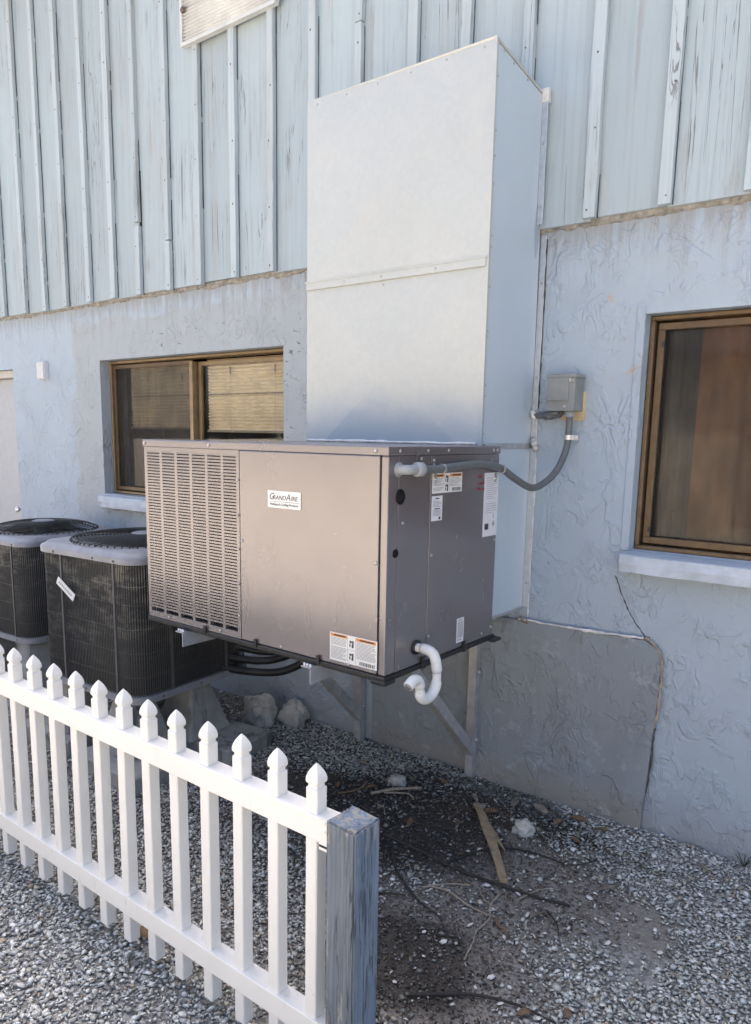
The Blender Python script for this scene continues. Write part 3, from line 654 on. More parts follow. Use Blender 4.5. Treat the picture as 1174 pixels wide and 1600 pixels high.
dbead([(DX1 + .018, -.012, 1.68), (DX1 + .026, -.016, 1.655), (DX1 + .030, -.012, 1.63)], .014, 'caulk', .4, .004)
dbead([(DX0 + .01, DY - .006, 1.6565), (DX0 + .3, DY - .006, 1.657), (DX0 + .6, DY - .006, 1.657), (DX1 - .02, DY - .006, 1.657)], .006, 'caulk', .45, .001)

# ================================================================== package air conditioner
UX0, UX1, UF, UB, UZ0, UZ1 = -2.743, -1.443, -1.204, -.475, .882, 1.651
U = thing('package_unit', 'taupe packaged air conditioner held off the wall on steel brackets', 'air conditioner')
# inner body (dark, behind the grille) and skins
m = MB(); m.box(UX0 + .012, UX1 - .012, UF + .03, UB, UZ0 + .002, UZ1 - .03); m.build('inner_case', 'taupe_dark', U)
m = MB(); m.box(UX0 - .004, UX1 + .005, UF - .006, UB + .004, UZ1 - .030, UZ1, .005, seg=2); m.build('top_cover', 'taupe', U)
m = MB(); m.box(-2.146, -1.4765, UF - .001, UF + .025, UZ0 + .004, UZ1 - .031, .004); FP = m.build('front_panel', 'taupe', U)
m = MB(); m.box(-1.472, UX1 - .0, UF + .002, UF + .06, UZ0 + .003, UZ1 - .031, .005); m.build('corner_post', 'taupe', U)
m = MB(); m.box(UX1 - .012, UX1, UF + .0605, -.9605, UZ0 + .003, UZ1 - .031, .002); SP = m.build('side_panel', 'taupe', U)
m = MB(); m.box(UX1 - .012, UX1 + .0015, -.9575, UB, UZ0 + .003, UZ1 - .031, .003); SP2 = m.build('side_panel', 'taupe', U)
m = MB(); m.box(UX0, UX0 + .012, UF + .03, UB, UZ0 + .003, UZ1 - .031); m.build('side_panel', 'taupe', U)
# grille panel: frame with six banks of louvers
cols = [(-2.723, -2.638), (-2.621, -2.539), (-2.522, -2.443), (-2.427, -2.347), (-2.331, -2.254), (-2.239, -2.166)]
ZA, ZB = .912, 1.604
m = MB(); xs_ = [UX0] + [v for c in cols for v in c] + [-2.149]
for k in range(0, len(xs_), 2): m.box(xs_[k], xs_[k + 1], UF, UF + .020, ZA, ZB)
m.box(UX0, -2.149, UF, UF + .020, ZB, UZ1 - .031); m.box(UX0, -2.149, UF, UF + .020, UZ0 + .004, ZA); GP = m.build('grille_panel', 'taupe', U)
pitch = (ZB - ZA) / 56
for a, b in cols:
    m = MB()
    for k in range(56):
        z = ZA + pitch * k
        if k == 0: continue
        # pressed louver: flat web then lip leaning out and down
        m.add([(a, UF + .0005, z + pitch), (b, UF + .0005, z + pitch), (b, UF + .0003, z + pitch * .37), (a, UF + .0003, z + pitch * .37), (b - .002, UF + .005, z + pitch * .10), (a + .002, UF + .005, z + pitch * .10)],
              [(3, 2, 1, 0), (5, 4, 2, 3)])
    o = m.build('louver_bank', 'taupe', GP, 'stuff')
# base rail
m = MB(); m.box(UX0 - .003, UX1 + .006, UF - .006, UB + .02, UZ0 - .019, UZ0 + .002, .006, seg=3); m.build('base_rail', 'black_plastic', U)
for xx in (-2.36, -2.06, -1.735): m = MB(); m.box(xx - .008, xx + .008, UF - .011, UF - .004, UZ0 - .01, UZ0 + .022, .003); m.build('rail_clip', 'black_plastic', U)
for yy in (-.98, -.70): m = MB(); m.box(UX1 + .003, UX1 + .011, yy - .010, yy + .010, UZ0 - .02, UZ0 + .024, .003); m.build('rail_clip', 'black_plastic', U)
m = MB(); m.box(UX1 - .05, UX1 + .014, UF - .014, UF + .05, UZ0 - .028, UZ0 - .008, .008); m.build('rail_corner', 'black_plastic', U)
m = MB(); m.box(UX1 - .03, UX1 + .03, UB - .03, UB + .03, UZ0 - .022, UZ0 - .008, .003); m.build('rail_corner', 'black_plastic', U)
# knock-outs
for (yy, zz, r) in ((-1.148 + .012, 1.486, .0255), (-1.160 + .004, 1.299, .0145)):
    m = MB(); m.tube([(UX1 - .004, yy, zz), (UX1 + .0012, yy, zz)], r, 22); m.build('knockout', 'black_hole', U)
    m = MB(); m.tube([(UX1 - .001, yy, zz), (UX1 + .003, yy, zz)], r, 22, False); m.build('rubber_grommet', 'black_plastic', U)
# screws
m = MB()
for xx, zz in ((-2.729, 1.636), (-2.315, 1.636), (-1.49, 1.636), (-2.135, 1.277), (-1.485, 1.268), (-1.926, .897), (-1.598, .897), (-2.27, .899), (-2.6, .899)):
    m.disc((xx, UF - (.0065 if zz > 1.62 else .0012), zz), .0065, (0, -1, 0), .004, 10)
for zz in (1.508, 1.374, 1.243, 1.107, .978): m.disc((-2.157, UF - .0002, zz), .0055, (0, -1, 0), .004, 10)
for yy, zz in ((-1.147, 1.636), (-.985, 1.636), (-.855, 1.636), (-.53, 1.636), (-.50, 1.636), (-1.02, 1.609), (-1.12, 1.398), (-.942, 1.269), (-.943, .973), (-.942, 1.603), (-.942, 1.587), (-.487, 1.28), (-.487, .92), (-.56, .905)):
    m.disc((UX1 + (.0048 if zz > 1.62 else .001), yy, zz), .0062, (1, 0, 0), .004, 10)
m.build('screw', 'screw', U, 'stuff')
# --- labels. local frame: u to the right, v up, out of the face
def frame_front(x, z, y=UF - .0016): return Matrix(((1, 0, 0, x), (0, 0, -1, y), (0, 1, 0, z), (0, 0, 0, 1)))
def frame_side(y, z, x=UX1 + .0024): return Matrix(((0, 0, 1, x), (1, 0, 0, y), (0, 1, 0, z), (0, 0, 0, 1)))
def plate(name, M, w, h, mat, parent, d=.0008, tilt=0):
    if tilt: M = M @ Matrix.Rotation(tilt, 4, 'Z')
    m = MB(); m.box(-w / 2, w / 2, -h / 2, h / 2, 0, d, 0, M); return m.build(name, mat, parent), M
def lines(parent, M, rows, mat='print_grey', d0=.0008, name='printed_lines'):
    m = MB()
    for (u0, u1, v0, v1) in rows: m.box(u0, u1, v0, v1, d0, d0 + .0003, 0, M)
    return m.build(name, mat, parent, 'stuff')
def paragraph(u0, u1, vt, vb, pitch, duty=.45):
    out = []; v = vt
    while v - pitch * duty > vb:
        e = u1 - (u1 - u0) * random.choice((0, 0, .02, .05, .25)); u = u0
        while u < e - .004:
            q = min(e, u + random.uniform(.006, .016)); out.append((u, q, v - pitch * duty, v)); u = q + .0016
        v -= pitch
    return out
bp_, M = plate('brand_plate', frame_front(-1.908, 1.449), .166, .062, 'label_white', U, .0018)
text_mesh('lettering', 'G', .034, 'print_dark', bp_, M @ Matrix.Translation((-.064, .009, .002)), .25)
text_mesh('lettering', 'RAND', .0235, 'print_dark', bp_, M @ Matrix.Translation((-.024, .006, .002)), .25)
text_mesh('lettering', 'A', .034, 'print_dark', bp_, M @ Matrix.Translation((.021, .009, .002)), .25)
text_mesh('lettering', 'IRE.', .0235, 'print_dark', bp_, M @ Matrix.Translation((.053, .006, .002)), .25)
text_mesh('lettering', 'Heating & Cooling Products', .0125, 'print_dark', bp_, M @ Matrix.Translation((0, -.018, .002)), .15, bold=.0001)
lines(bp_, M, [(-.072, .076, -.0085, -.0073)], 'print_dark', .0018)
def warning(M, w, h, parent, icons=True, qr=True):
    pl, M = plate('warning_label', M, w, h, 'label_white', parent); a, b = w / 2, h / 2
    lines(pl, M, [(-a + .004, -.026, b - .0145, b - .003), (.014 if icons else 0, a - .004, b - .0145, b - .003)], 'print_orange', name='orange_header')
    lines(pl, M, [(-a + .02, -.034, b - .011, b - .006), (.03, a - .014, b - .011, b - .006)], 'print_dark', .0011)
    r = paragraph(-a + .005, -.028, b - .018, b - .045, .0046) + paragraph(-a + .005, -.028, b - .050, -b + .006, .0046)
    r += paragraph(.016, a - .005, b - .018, -b + .022, .0046)
    lines(pl, M, r, 'print_grey')
    lines(pl, M, [(-.0245, -.0235, -b + .004, b - .004), (.0115, .0125, -b + .004, b - .004), (-.0235, .0115, -.001, 0)], 'print_grey')
    m = MB()
    for cz in (b * .45, -b * .45):
        for dx, dz, s1, s2 in ((-.008, .006, .008, .005), (.002, .003, .006, .010), (.001, -.009, .007, .006), (-.011, -.006, .004, .007)):
            m.box(dx - s1 * .6 - .006 + .004, dx + s1 * .6 - .002, cz + dz - s2 * .8, cz + dz + s2 * .8, .0008, .0012, 0, M)
    m.build('pictogram', 'print_dark', pl, 'stuff')
    bars = []; u = .030
    while u < a - .008: wv = random.choice((.001, .0015, .003)); bars.append((u, u + wv, -b + .004, -b + .017)); u += wv + random.choice((.001, .002))
    lines(pl, M, bars, 'print_dark'); return pl
warning(frame_front(-1.578, .951), .211, .101, U)
warning(frame_side(-.852, 1.522), .196, .070, U)
pl, M = plate('notice_label', frame_side(-.917, 1.434), .068, .088, 'label_paper', U)
lines(pl, M, paragraph(-.026, .028, .026, .004, .0045) + paragraph(-.026, .028, -.006, -.030, .0045)); lines(pl, M, [(-.010, .014, .033, .037), (-.016, .018, -.003, .001), (.012, .024, -.040, -.030)], 'print_dark')
pl, M = plate('data_sheet', frame_side(-.532, 1.424), .112, .250, 'label_paper', U)
lines(pl, M, paragraph(-.04, .045, .105, .02, .008, .22) + paragraph(-.04, .045, .005, -.035, .009, .2)); lines(pl, M, [(-.042, -.012, -.098, -.074)], 'print_dark'); lines(pl, M, [(.022, .030, -.088, -.066), (.014, .038, -.080, -.076), (.022, .027, -.055, -.036)], 'print_grey')
pl, M = plate('barcode_label', frame_side(-.728, .954), .052, .096, 'label_paper', U)
lines(pl, M, [(-.018, -.012, -.030, .034), (-.008, -.003, -.030, .034), (.001, .009, -.030, .034), (.013, .018, -.030, .034), (-.016, .010, .038, .042), (-.018, .012, -.040, -.036)], 'print_grey')
# red marker scrawl (three short lines)
def scrawl(y0, z0, w, h, seed):
    rr = random.Random(seed); pts = []
    for k in range(9):
        pts.append((UX1 + .0026, y0 + w * k / 8 + rr.uniform(-.003, .003), z0 + (h if k % 2 else 0) * rr.uniform(.4, 1)))
    m = MB(); m.tube(spline(pts, 4), .0011, 5); return m
a_ = MB()
for q in (scrawl(-.634, 1.531, .028, .014, 1), scrawl(-.640, 1.506, .052, .014, 2), scrawl(-.640, 1.484, .056, .013, 5)): a_.add(q.v, q.f)
a_.build('marker_writing', 'print_red', SP2)

# ---- conduit whip from unit to disconnect
w = thing('flexible_conduit', 'dark grey flexible conduit looping from unit to disconnect box', 'conduit')
m = MB(); m.tube(spline([(-1.409, -1.075, 1.576), (-1.411, -.98, 1.574), (-1.413, -.85, 1.580), (-1.412, -.70, 1.586), (-1.412, -.60, 1.580), (-1.413, -.5, 1.563), (-1.397, -.42, 1.523), (-1.379, -.31, 1.484), (-1.366, -.22, 1.499), (-1.348, -.14, 1.551), (-1.337, -.085, 1.632), (-1.334, -.072, 1.70), (-1.335, -.072, 1.79)], 10), .0145, 12); m.build('hose', 'flex_grey', w)
m = MB(); m.tube(spline([(UX1 - .003, -1.150, 1.576), (UX1 + .016, -1.150, 1.576), (-1.412, -1.135, 1.576), (-1.409, -1.11, 1.576), (-1.409, -1.07, 1.576)], 5), .0165, 14)
m.tube([(-1.409, -1.10, 1.576), (-1.409, -1.095, 1.576), (-1.409, -1.066, 1.576), (-1.409, -1.060, 1.576)], .024, 14, True, [.018, .024, .024, .018]); m.tube([(UX1, -1.150, 1.576), (UX1 + .006, -1.150, 1.576)], .024, 16); m.build('elbow_fitting', 'pvc_grey', w)
def strap(yy, zz):
    m = MB(); c = Vector((-1.412, yy, zz)); pts = [c + Vector((math.cos(a) * .0165, 0, math.sin(a) * .0165)) for a in np.linspace(-1.9, 2.2, 12)]
    for i in range(11): m.bar(pts[i], pts[i + 1], .012, .0018, (pts[i] + pts[i + 1]) / 2 - c)
    m.box(UX1 + .002, UX1 + .005, yy - .008, yy + .008, zz - .050, zz - .014); m.disc((UX1 + .005, yy, zz - .038), .0055, (1, 0, 0), .004, 8)
    m.build('pipe_strap', 'galv_bright', w)
strap(-.935, 1.575); strap(-.507, 1.564)
m = MB(); c = Vector((-1.3345, -.072, 1.69)); 
for i in range(10):
    a, b = math.pi + math.pi * i / 10, math.pi + math.pi * (i + 1) / 10
    m.bar(c + Vector((math.cos(a) * .0165, math.sin(a) * .0165, 0)), c + Vector((math.cos(b) * .0165, math.sin(b) * .0165, 0)), .020, .002, Vector((math.cos((a + b) / 2), math.sin((a + b) / 2), 0)))
m.box(-1.3185, -1.290, -.074, -.071, 1.68, 1.70); m.box(-1.353, -1.350, -.072, 0, 1.68, 1.70); m.box(-1.318, -1.315, -.072, 0, 1.68, 1.70); m.disc((-1.30, -.074, 1.69), .006, (0, -1, 0), .004, 8); m.build('pipe_strap', 'galv_bright', w)
# ---- disconnect box
d = thing('disconnect_box', 'grey metal electrical disconnect box on a wooden backing board', 'electrical box')
m = MB(); m.box(-1.425, -1.302, -.108, -.014, 1.800, 1.948, .004); m.build('enclosure', 'grey_box', d)
m = MB(); m.box(-1.430, -1.296, -.116, -.012, 1.937, 1.953, .004); m.box(-1.428, -1.328, -.1145, -.108, 1.848, 1.938, .003); m.box(-1.430, -1.326, -.1165, -.1140, 1.843, 1.850, .001); m.build('cover', 'grey_box', d)
m = MB(); m.box(-1.431, -1.424, -.112, -.098, 1.905, 1.925); m.box(-1.327, -1.318, -.115, -.105, 1.920, 1.935); m.disc((-1.313, -.108, 1.925), .006, (0, -1, 0), .004); m.disc((-1.345, -.1085, 1.818), .007, (0, -1, 0), .004); m.build('latch', 'screw', d)
m = MB(); m.tube([(-1.335, -.072, 1.80), (-1.335, -.072, 1.775)], .020, 14); m.tube([(-1.335, -.072, 1.788), (-1.335, -.072, 1.782)], .023, 10); m.build('hub', 'pvc_grey', d)
m = MB(); m.box(-1.400, -1.294, -.0135, .004, 1.762, 1.885, .002); m.build('backing_board', 'pine', d)
w = thing('wall_conduit', 'short grey painted conduit stub between duct and disconnect box', 'conduit')
m = MB(); m.tube(spline([(-1.515, -.03, 1.783), (-1.45, -.035, 1.783), (-1.40, -.04, 1.785), (-1.385, -.05, 1.805)], 6), .0135, 10); m.tube([(-1.465, -.034, 1.783), (-1.43, -.037, 1.783)], .0185, 10); m.tube([(-1.425, -.09, 1.792), (-1.38, -.09, 1.792)], .009, 8); m.build('pipe', 'stucco_grey', w) if False else m.build('pipe', 'flex_grey', w)
m = MB(); m.tube(spline([(-1.532, -.02, 1.80), (-1.520, -.03, 1.785), (-1.515, -.024, 1.765)], 4), .016, 8, True, [.008, .018, .012, .017, .014, .018, .016, .012, .006]); m.build('sealant', 'caulk', w)

# ---- steel wall brackets
def bracket(x, label):
    b = thing('wall_bracket', label, 'bracket', (0, 0, 0), 0, 'steel wall brackets under the package unit')
    m = MB(); m.box(x - .002, x + .002, UF - .035, -.008, .800, .861); m.box(x - .045, x - .002, UF - .035, -.008, .857, .861); m.build('arm', 'steel_grey', b)
    m = MB(); m.box(x, x + .004, -.055, -.013, 0.0, .845); m.box(x - .040, x - .0005, -.055, -.051, 0.0, .845); m.build('leg', 'steel_grey', b)
    p, q = Vector((x, -.72, .800)), Vector((x, -.056, .125)); dd = (q - p).normalized(); up = Vector((0, -dd.z, dd.y))
    if up.z < 0: up = -up
    m = MB(); m.bar(p + Vector((.0065, 0, 0)) + up * .018, q + Vector((.0065, 0, 0)) + up * .018, .004, .048, up)
    m.bar(p + Vector((-.016, 0, 0)) - up * .004, q + Vector((-.016, 0, 0)) - up * .004, .040, .004, up); m.build('brace', 'steel_grey', b)
    for c_, n_ in [((x - .036 + .014 * k, UF - .024, .861), (0, 0, 1)) for k in range(3)] + [((x + .004, -.034, .20), (1, 0, 0)), ((x + .004, -.034, .55), (1, 0, 0))]:
        m = MB(); m.disc(c_, .0055 if n_[2] else .009, n_, .010, 8); m.build('bolt', 'galv_bright', b)
    return b
bracket(-1.748, 'steel wall bracket with diagonal brace nearer the right window, beneath the unit')
bracket(-2.470, 'steel wall bracket with diagonal brace nearer the black condensers, beneath the unit')
# ---- condensate trap
w = thing('drain_trap', 'white plastic drain trap hanging from the side of the package unit', 'drain pipe')
pth = spline([(UX1 - .01, -1.022, .948), (-1.40, -1.022, .950), (-1.368, -1.022, .938), (-1.356, -1.018, .900), (-1.356, -1.014, .850), (-1.356, -1.022, .818), (-1.356, -1.050, .797), (-1.356, -1.085, .795), (-1.356, -1.112, .815), (-1.356, -1.118, .850), (-1.356, -1.130, .872), (-1.356, -1.155, .880), (-1.356, -1.185, .866)], 6)
m = MB(); m.tube(pth, .0158, 16, False); m.build('pipe', 'pvc_white', w)
for a, b in ((4, 21), (25, 51), (53, len(pth) - 1)):
    m = MB(); q = pth[a:b + 1]; m.tube(q, .0182, 16, True, [.0165] + [.0186] * (len(q) - 2) + [.0186 if b == len(pth) - 1 else .0165]); m.build('elbow', 'pvc_white', w)
dv = (pth[-1] - pth[-2]).normalized(); m = MB(); m.tube([pth[-1] - dv * .001, pth[-1] + dv * .0012], .0135, 16); m.build('bore', 'print_grey', w)
m = MB(); m.tube([(UX1 - .002, -1.022, .949), (UX1 + .008, -1.022, .949)], .026, 16); m.build('grommet', 'black_plastic', w)

# ================================================================== condensers
def rsq(h, r, n=7):       # rounded square outline, half size h
    out = []
    for cx, cy, a0 in ((h - r, h - r, 0), (-h + r, h - r, 90), (-h + r, -h + r, 180), (h - r, -h + r, 270)):
        for k in range(n + 1): a = RAD(a0 + 90 * k / n); out.append((cx + r * math.cos(a), cy + r * math.sin(a)))
    return out
def condenser(loc, rotz, H, label, plate_tag, lift, half=.365):
    c = thing('condenser', label, 'air conditioner', loc, rotz, 'black outdoor condensers'); h = half; q_ = half / .365 * 1.02
    m = MB(); m.prism(rsq(h - .022, .085), .03, H - .03, 'z'); m.build('coil', 'coil_black', c)
    # refrigerant rows visible through the wires
    m = MB(); o = rsq(h - .016, .085); n = len(o)
    for zz in np.arange(.06, H - .04, .045):
        for i in range(n): m.bar((*o[i], zz), (*o[(i + 1) % n], zz), .006, .006)
    m.build('coil_rows', 'coil_black', c, 'stuff')
    o = rsq(h - .004, .09, 9); P = []; L = 0
    pts = o + [o[0]]
    m = MB(); step = .0125; acc = 0
    for i in range(len(o)):
        a, b = Vector(pts[i]), Vector(pts[i + 1]); seg = (b - a).length
        while acc < seg:
            p = a.lerp(b, acc / seg); j = random.uniform(-.0012, .0012); q = random.uniform(-.0012, .0012)
            m.bar((p.x, p.y + j, .03), (p.x + q, p.y - j, H - .03), .0042, .0034, (p.x, p.y, 0)); acc += step
        acc -= seg
    for zz in (.13, .25, .37, .49, .58):
        if zz < H - .06:
            for i in range(len(o)): m.bar((*pts[i], zz), (*pts[i + 1], zz), .003, .003)
    m.build('wire_guard', 'wire', c, 'stuff')
    for sx, sy in ((.62, -1), (-.45, -1), (-1, .5), (1, -.45), (1, .5)):
        x, y = (sx * h, sy * h) if abs(sy) == 1 else (sx * h, sy * h)
        m = MB(); m.box(x - .006, x + .006, y - .006, y + .006, .02, H - .01); m.build('guard_strip', 'guard_strip', c)
    # base pan
    m = MB(); m.prism(rsq(h + .012, .10), 0, .034, 'z'); bpn = m.build('base_pan', 'cap_grey', c)
    m = MB()
    for k in (-.25, 0, .25): m.disc((k, -h - .012, .018), .006, (0, -1, 0), .003, 8); m.disc((h + .012, k, .018), .006, (1, 0, 0), .003, 8)
    m.build('screw', 'rust_screw', bpn, 'stuff')
    # top cap: rolled rim with fan opening
    m = MB(); N = 64
    ring = []
    def outline(hh, r): 
        o = rsq(hh, r, 15); return o
    prof = [(h + .012, H - .034), (h + .013, H - .010), (h + .010, H), (h - .004, H + .010), (h - .014, H + .020)]
    rows = [[(x, y, z) for x, y in outline(hh, .10 if hh > h - .02 else .095)] for hh, z in prof]; N = len(rows[0])
    circ = []
    for rr, zz in ((.345 * q_, H + .024), (.330 * q_, H + .029), (.326 * q_, H + .005)):
        rw = []
        for x, y in outline(h - .014, .095): a = math.atan2(y, x); rw.append((rr * math.cos(a), rr * math.sin(a), zz))
        rows.append(rw)
    vs = [v for r in rows for v in r]
    fs = [(j * N + i, j * N + (i + 1) % N, (j + 1) * N + (i + 1) % N, (j + 1) * N + i) for j in range(len(rows) - 1) for i in range(N)]
    m.add(vs, fs, True); m.add(rows[0], [tuple(range(N))[::-1]]) if False else None
    cap = m.build('top_cap', 'cap_grey', c)
    m = MB()
    for k in (-.22, .1, .26): m.disc((k, -h - .015, H - .022), .0065, (0, -1, 0), .003, 8); m.disc((h + .015, k, H - .022), .0065, (1, 0, 0), .003, 8)
    m.build('screw', 'rust_screw', cap, 'stuff')
    # fan guard: domed concentric rings + radial wires
    def dome(r): return H + .034 + lift * (1 - (r / (.34 * q_)) ** 4)
    m = MB()
    for r in np.linspace(.06, .338 * q_, 18):
        m.tube([(r * math.cos(a), r * math.sin(a), dome(r)) for a in np.linspace(0, 2 * math.pi, 49)], .0026, 5, False)
    for k in range(12):
        a = 2 * math.pi * k / 12 + .2
        m.tube([(r * math.cos(a), r * math.sin(a), dome(r) - .005) for r in np.linspace(.05, .342 * q_, 7)], .0036, 5)
    for k in range(64):                       # short turned-down ends round the rim
        a = 2 * math.pi * k / 64; m.tube([(.338 * q_ * math.cos(a), .338 * q_ * math.sin(a), dome(.338 * q_) + .002), (.346 * q_ * math.cos(a), .346 * q_ * math.sin(a), H + .026)], .0035, 4)
    m.build('fan_guard', 'black_plastic', c)
    m = MB(); m.tube([(0, 0, dome(0) - .012), (0, 0, dome(0) + .002), (0, 0, dome(0) + .006)], .07, 24, True, [.072, .072, .06]); m.build('motor_plate', 'cap_grey', c)
    m = MB(); m.tube([(0, 0, H - .14), (0, 0, dome(0) - .015)], .06, 16)
    for k in range(4):
        a = 2 * math.pi * k / 4 + .4; vs = []
        for r in (.05, .16, .27):
            for s in (-.5, 0, .5): vs.append((r * math.cos(a + s * .9), r * math.sin(a + s * .9), H - .06 + s * .06))
        m.add(vs + [(x, y, z - .003) for x, y, z in vs], [(i * 3 + j, i * 3 + j + 1, i * 3 + j + 4, i * 3 + j + 3) for i in range(2) for j in range(2)] + [(9 + i * 3 + j + 3, 9 + i * 3 + j + 4, 9 + i * 3 + j + 1, 9 + i * 3 + j) for i in range(2) for j in range(2)], True)
    m.build('fan', 'steel_dark', c)
    m = MB(); m.prism(rsq(.29, .12), H - .18, H - .17, 'z'); m.build('fan_deck', 'coil_black', c)
    if plate_tag:
        M = Matrix.Translation((-.135, -h - .008, .515)) @ Matrix(((1, 0, 0, 0), (0, 0, -1, 0), (0, 1, 0, 0), (0, 0, 0, 1))) @ Matrix.Rotation(RAD(-30), 4, 'Z')
        m = MB(); m.box(-.078, .078, -.021, .021, 0, .003, 0, M); pl = m.build('name_plate', 'label_white', c)
        m = MB()
        for k in range(9): m.box(-.06 + k * .0135, -.06 + k * .0135 + .009, -.004, .005, .003, .0034, 0, M)
        m.build('printed_lines', 'print_grey', pl)
    return c
condenser((-3.405, -.748, .372), RAD(4), .722, 'black condenser with tilted name plate on its wire guard, next to the package unit', True, .018, .392)
condenser((-4.93, -.50, .325), RAD(3), .66, 'black condenser with raised fan guard, farther along the wall below the window', False, .045)
# concrete piers and pads
def pier(x, y, zb, zt, wb, wt, rot, label):
    m = MB(); n = 6; vs = []
    for k in range(n + 1):
        f = k / n; w = (wb + (wt - wb) * f) / 2; c = .012
        for a, b in ((-w + c, -w), (w - c, -w), (w, -w + c), (w, w - c), (w - c, w), (-w + c, w), (-w, w - c), (-w, -w + c)):
            j = .004 * mnoise.noise((a * 9 + x, b * 9, f * 3)); vs.append((a + j, b + j, zb + (zt - zb) * f))
    m.add(vs, [(k * 8 + i, k * 8 + (i + 1) % 8, (k + 1) * 8 + (i + 1) % 8, (k + 1) * 8 + i) for k in range(n) for i in range(8)] + [tuple(range(8))[::-1], tuple(n * 8 + i for i in range(8))])
    o = m.build('concrete_pier', 'concrete'); o.location = (x, y, 0); o.rotation_euler.z = rot
    return tag(o, label, 'concrete pier', 'concrete piers under the condensers')
def pad(x, y, w, d_, h_, rot, label):
    m = MB(); m.box(-w / 2, w / 2, -d_ / 2, d_ / 2, -.03, h_, .018, seg=3); o = m.build('concrete_pad', 'concrete'); o.location = (x, y, 0); o.rotation_euler.z = rot
    return tag(o, label, 'concrete pad', 'concrete pads under the piers')
ZP = .093
pier(-3.145, -.675, ZP, .371, .30, .13, .1, 'tapered stained concrete pier under the plated condenser, nearest the rocks')
pier(-3.17, -1.015, ZP, .371, .28, .14, .05, 'tapered concrete pier under the plated condenser, on the fence side')
pier(-3.70, -1.02, ZP, .371, .28, .14, -.05, 'tapered concrete pier under the far fence-side corner of the plated condenser')
pier(-3.70, -.50, ZP, .371, .28, .14, .0, 'tapered concrete pier under the wall-side corner of the plated condenser')
pad(-3.08, -.62, .62, .34, ZP - .003, .12, 'thick concrete pad lying on shells beside the rocks')
pad(-3.10, -1.08, .50, .34, ZP - .003, -.03, 'thick concrete pad lying behind the white picket fence')
pad(-3.72, -1.05, .46, .34, ZP - .003, .05, 'concrete pad below the far corner of the plated condenser')
pad(-3.72, -.48, .46, .34, ZP - .003, .0, 'concrete pad below the plated condenser, beside the wall')
for (x, y) in ((-4.66, -.76), (-5.2, -.76), (-4.66, -.24), (-5.2, -.24)):
    pier(x, y, -.03, .324, .28, .15, .03, 'tapered concrete pier under the condenser below the window')
# hoses between condenser and wall
for k, pts in enumerate(([(-3.06, -.50, .47), (-2.93, -.36, .44), (-2.78, -.30, .49), (-2.62, -.24, .60), (-2.56, -.12, .74), (-2.55, -.02, .84)],
                         [(-3.06, -.44, .52), (-2.92, -.32, .485), (-2.78, -.26, .54), (-2.66, -.20, .64), (-2.60, -.12, .76), (-2.59, -.02, .86)],
                         [(-3.06, -.55, .425), (-2.93, -.40, .385), (-2.75, -.33, .42), (-2.58, -.26, .55), (-2.52, -.12, .70), (-2.51, -.02, .82)])):
    m = MB(); m.tube(spline(pts, 8), .022, 9); o = m.build('refrigerant_hose', 'black_plastic'); tag(o, ['middle black insulated hose sagging between condenser and wall under the unit', 'topmost black insulated hose sagging between condenser and wall', 'lowest black insulated hose sagging between condenser and wall'][k], 'hose', 'black insulated hoses')

# ================================================================== white picket fence
fence = thing('picket_fence', 'white vinyl picket fence with pointed picket tops', 'fence', (-1.9, -1.852, 0))
FY, FD, FXL = -1.852, .13533, -1.1593
def picket_mesh():
    m = MB(); w = .0192; zt = .895
    prof = [(.0400, w), (.79, w), (.826, w), (.833, w), (.8365, w * .80), (.8435, w * .78), (.8475, w * .98), (.852, w * 1.05), (.860, w * 1.03), (.869, w * .90), (.878, w * .68), (.886, w * .42), (.892, w * .18), (zt, .001)]
    c = .15; vs = []
    for z, r in prof:
        e = r * c
        for a, b in ((-r + e, -r), (r - e, -r), (r, -r + e), (r, r - e), (r - e, r), (-r + e, r), (-r, r - e), (-r, -r + e)): vs.append((a, b, z))
    n = len(prof)
    m.add(vs, [(k * 8 + i, k * 8 + (i + 1) % 8, (k + 1) * 8 + (i + 1) % 8, (k + 1) * 8 + i) for k in range(n - 1) for i in range(8)] + [tuple(range(8))[::-1], tuple((n - 1) * 8 + i for i in range(8))])
    return m.mesh('picket', 'vinyl')
pk = picket_mesh()
for i in range(28):
    o = link('picket', pk, fence); o.location = (FXL - FD * i + 1.9, 0, random.uniform(-.001, .001)); o.rotation_euler = (random.uniform(-.004, .004), random.uniform(-.006, .006), random.uniform(-.02, .02))
def rail(z0, z1, xr):
    m = MB(); m.box(-5.2 + 1.9, xr + 1.9, -.026, .026, z0, z1, .003, seg=2); return m.build('rail', 'vinyl', fence)
rail(.706, .772, -1.088); rail(.141, .206, -1.088)
m = MB(); m.box(-1.123 + 1.9, -1.0868 + 1.9, -.0285, -.0262, .690, .770, .0008, seg=1); m.box(-1.089 + 1.9, -1.0862 + 1.9, -.028, .028, .690, .775); m.box(-1.123 + 1.9, -1.0868 + 1.9, -.0285, .0285, .6985, .7045)
for zz in (.742, .764): m.disc((-1.103 + 1.9, -.0285, zz), .004, (0, -1, 0), .003, 8)
m.build('rail_bracket', 'vinyl', fence)
m = MB(); m.box(-1.123 + 1.9, -1.0868 + 1.9, -.0285, -.0262, .128, .205, .0008, seg=1); m.build('rail_bracket', 'vinyl', fence)
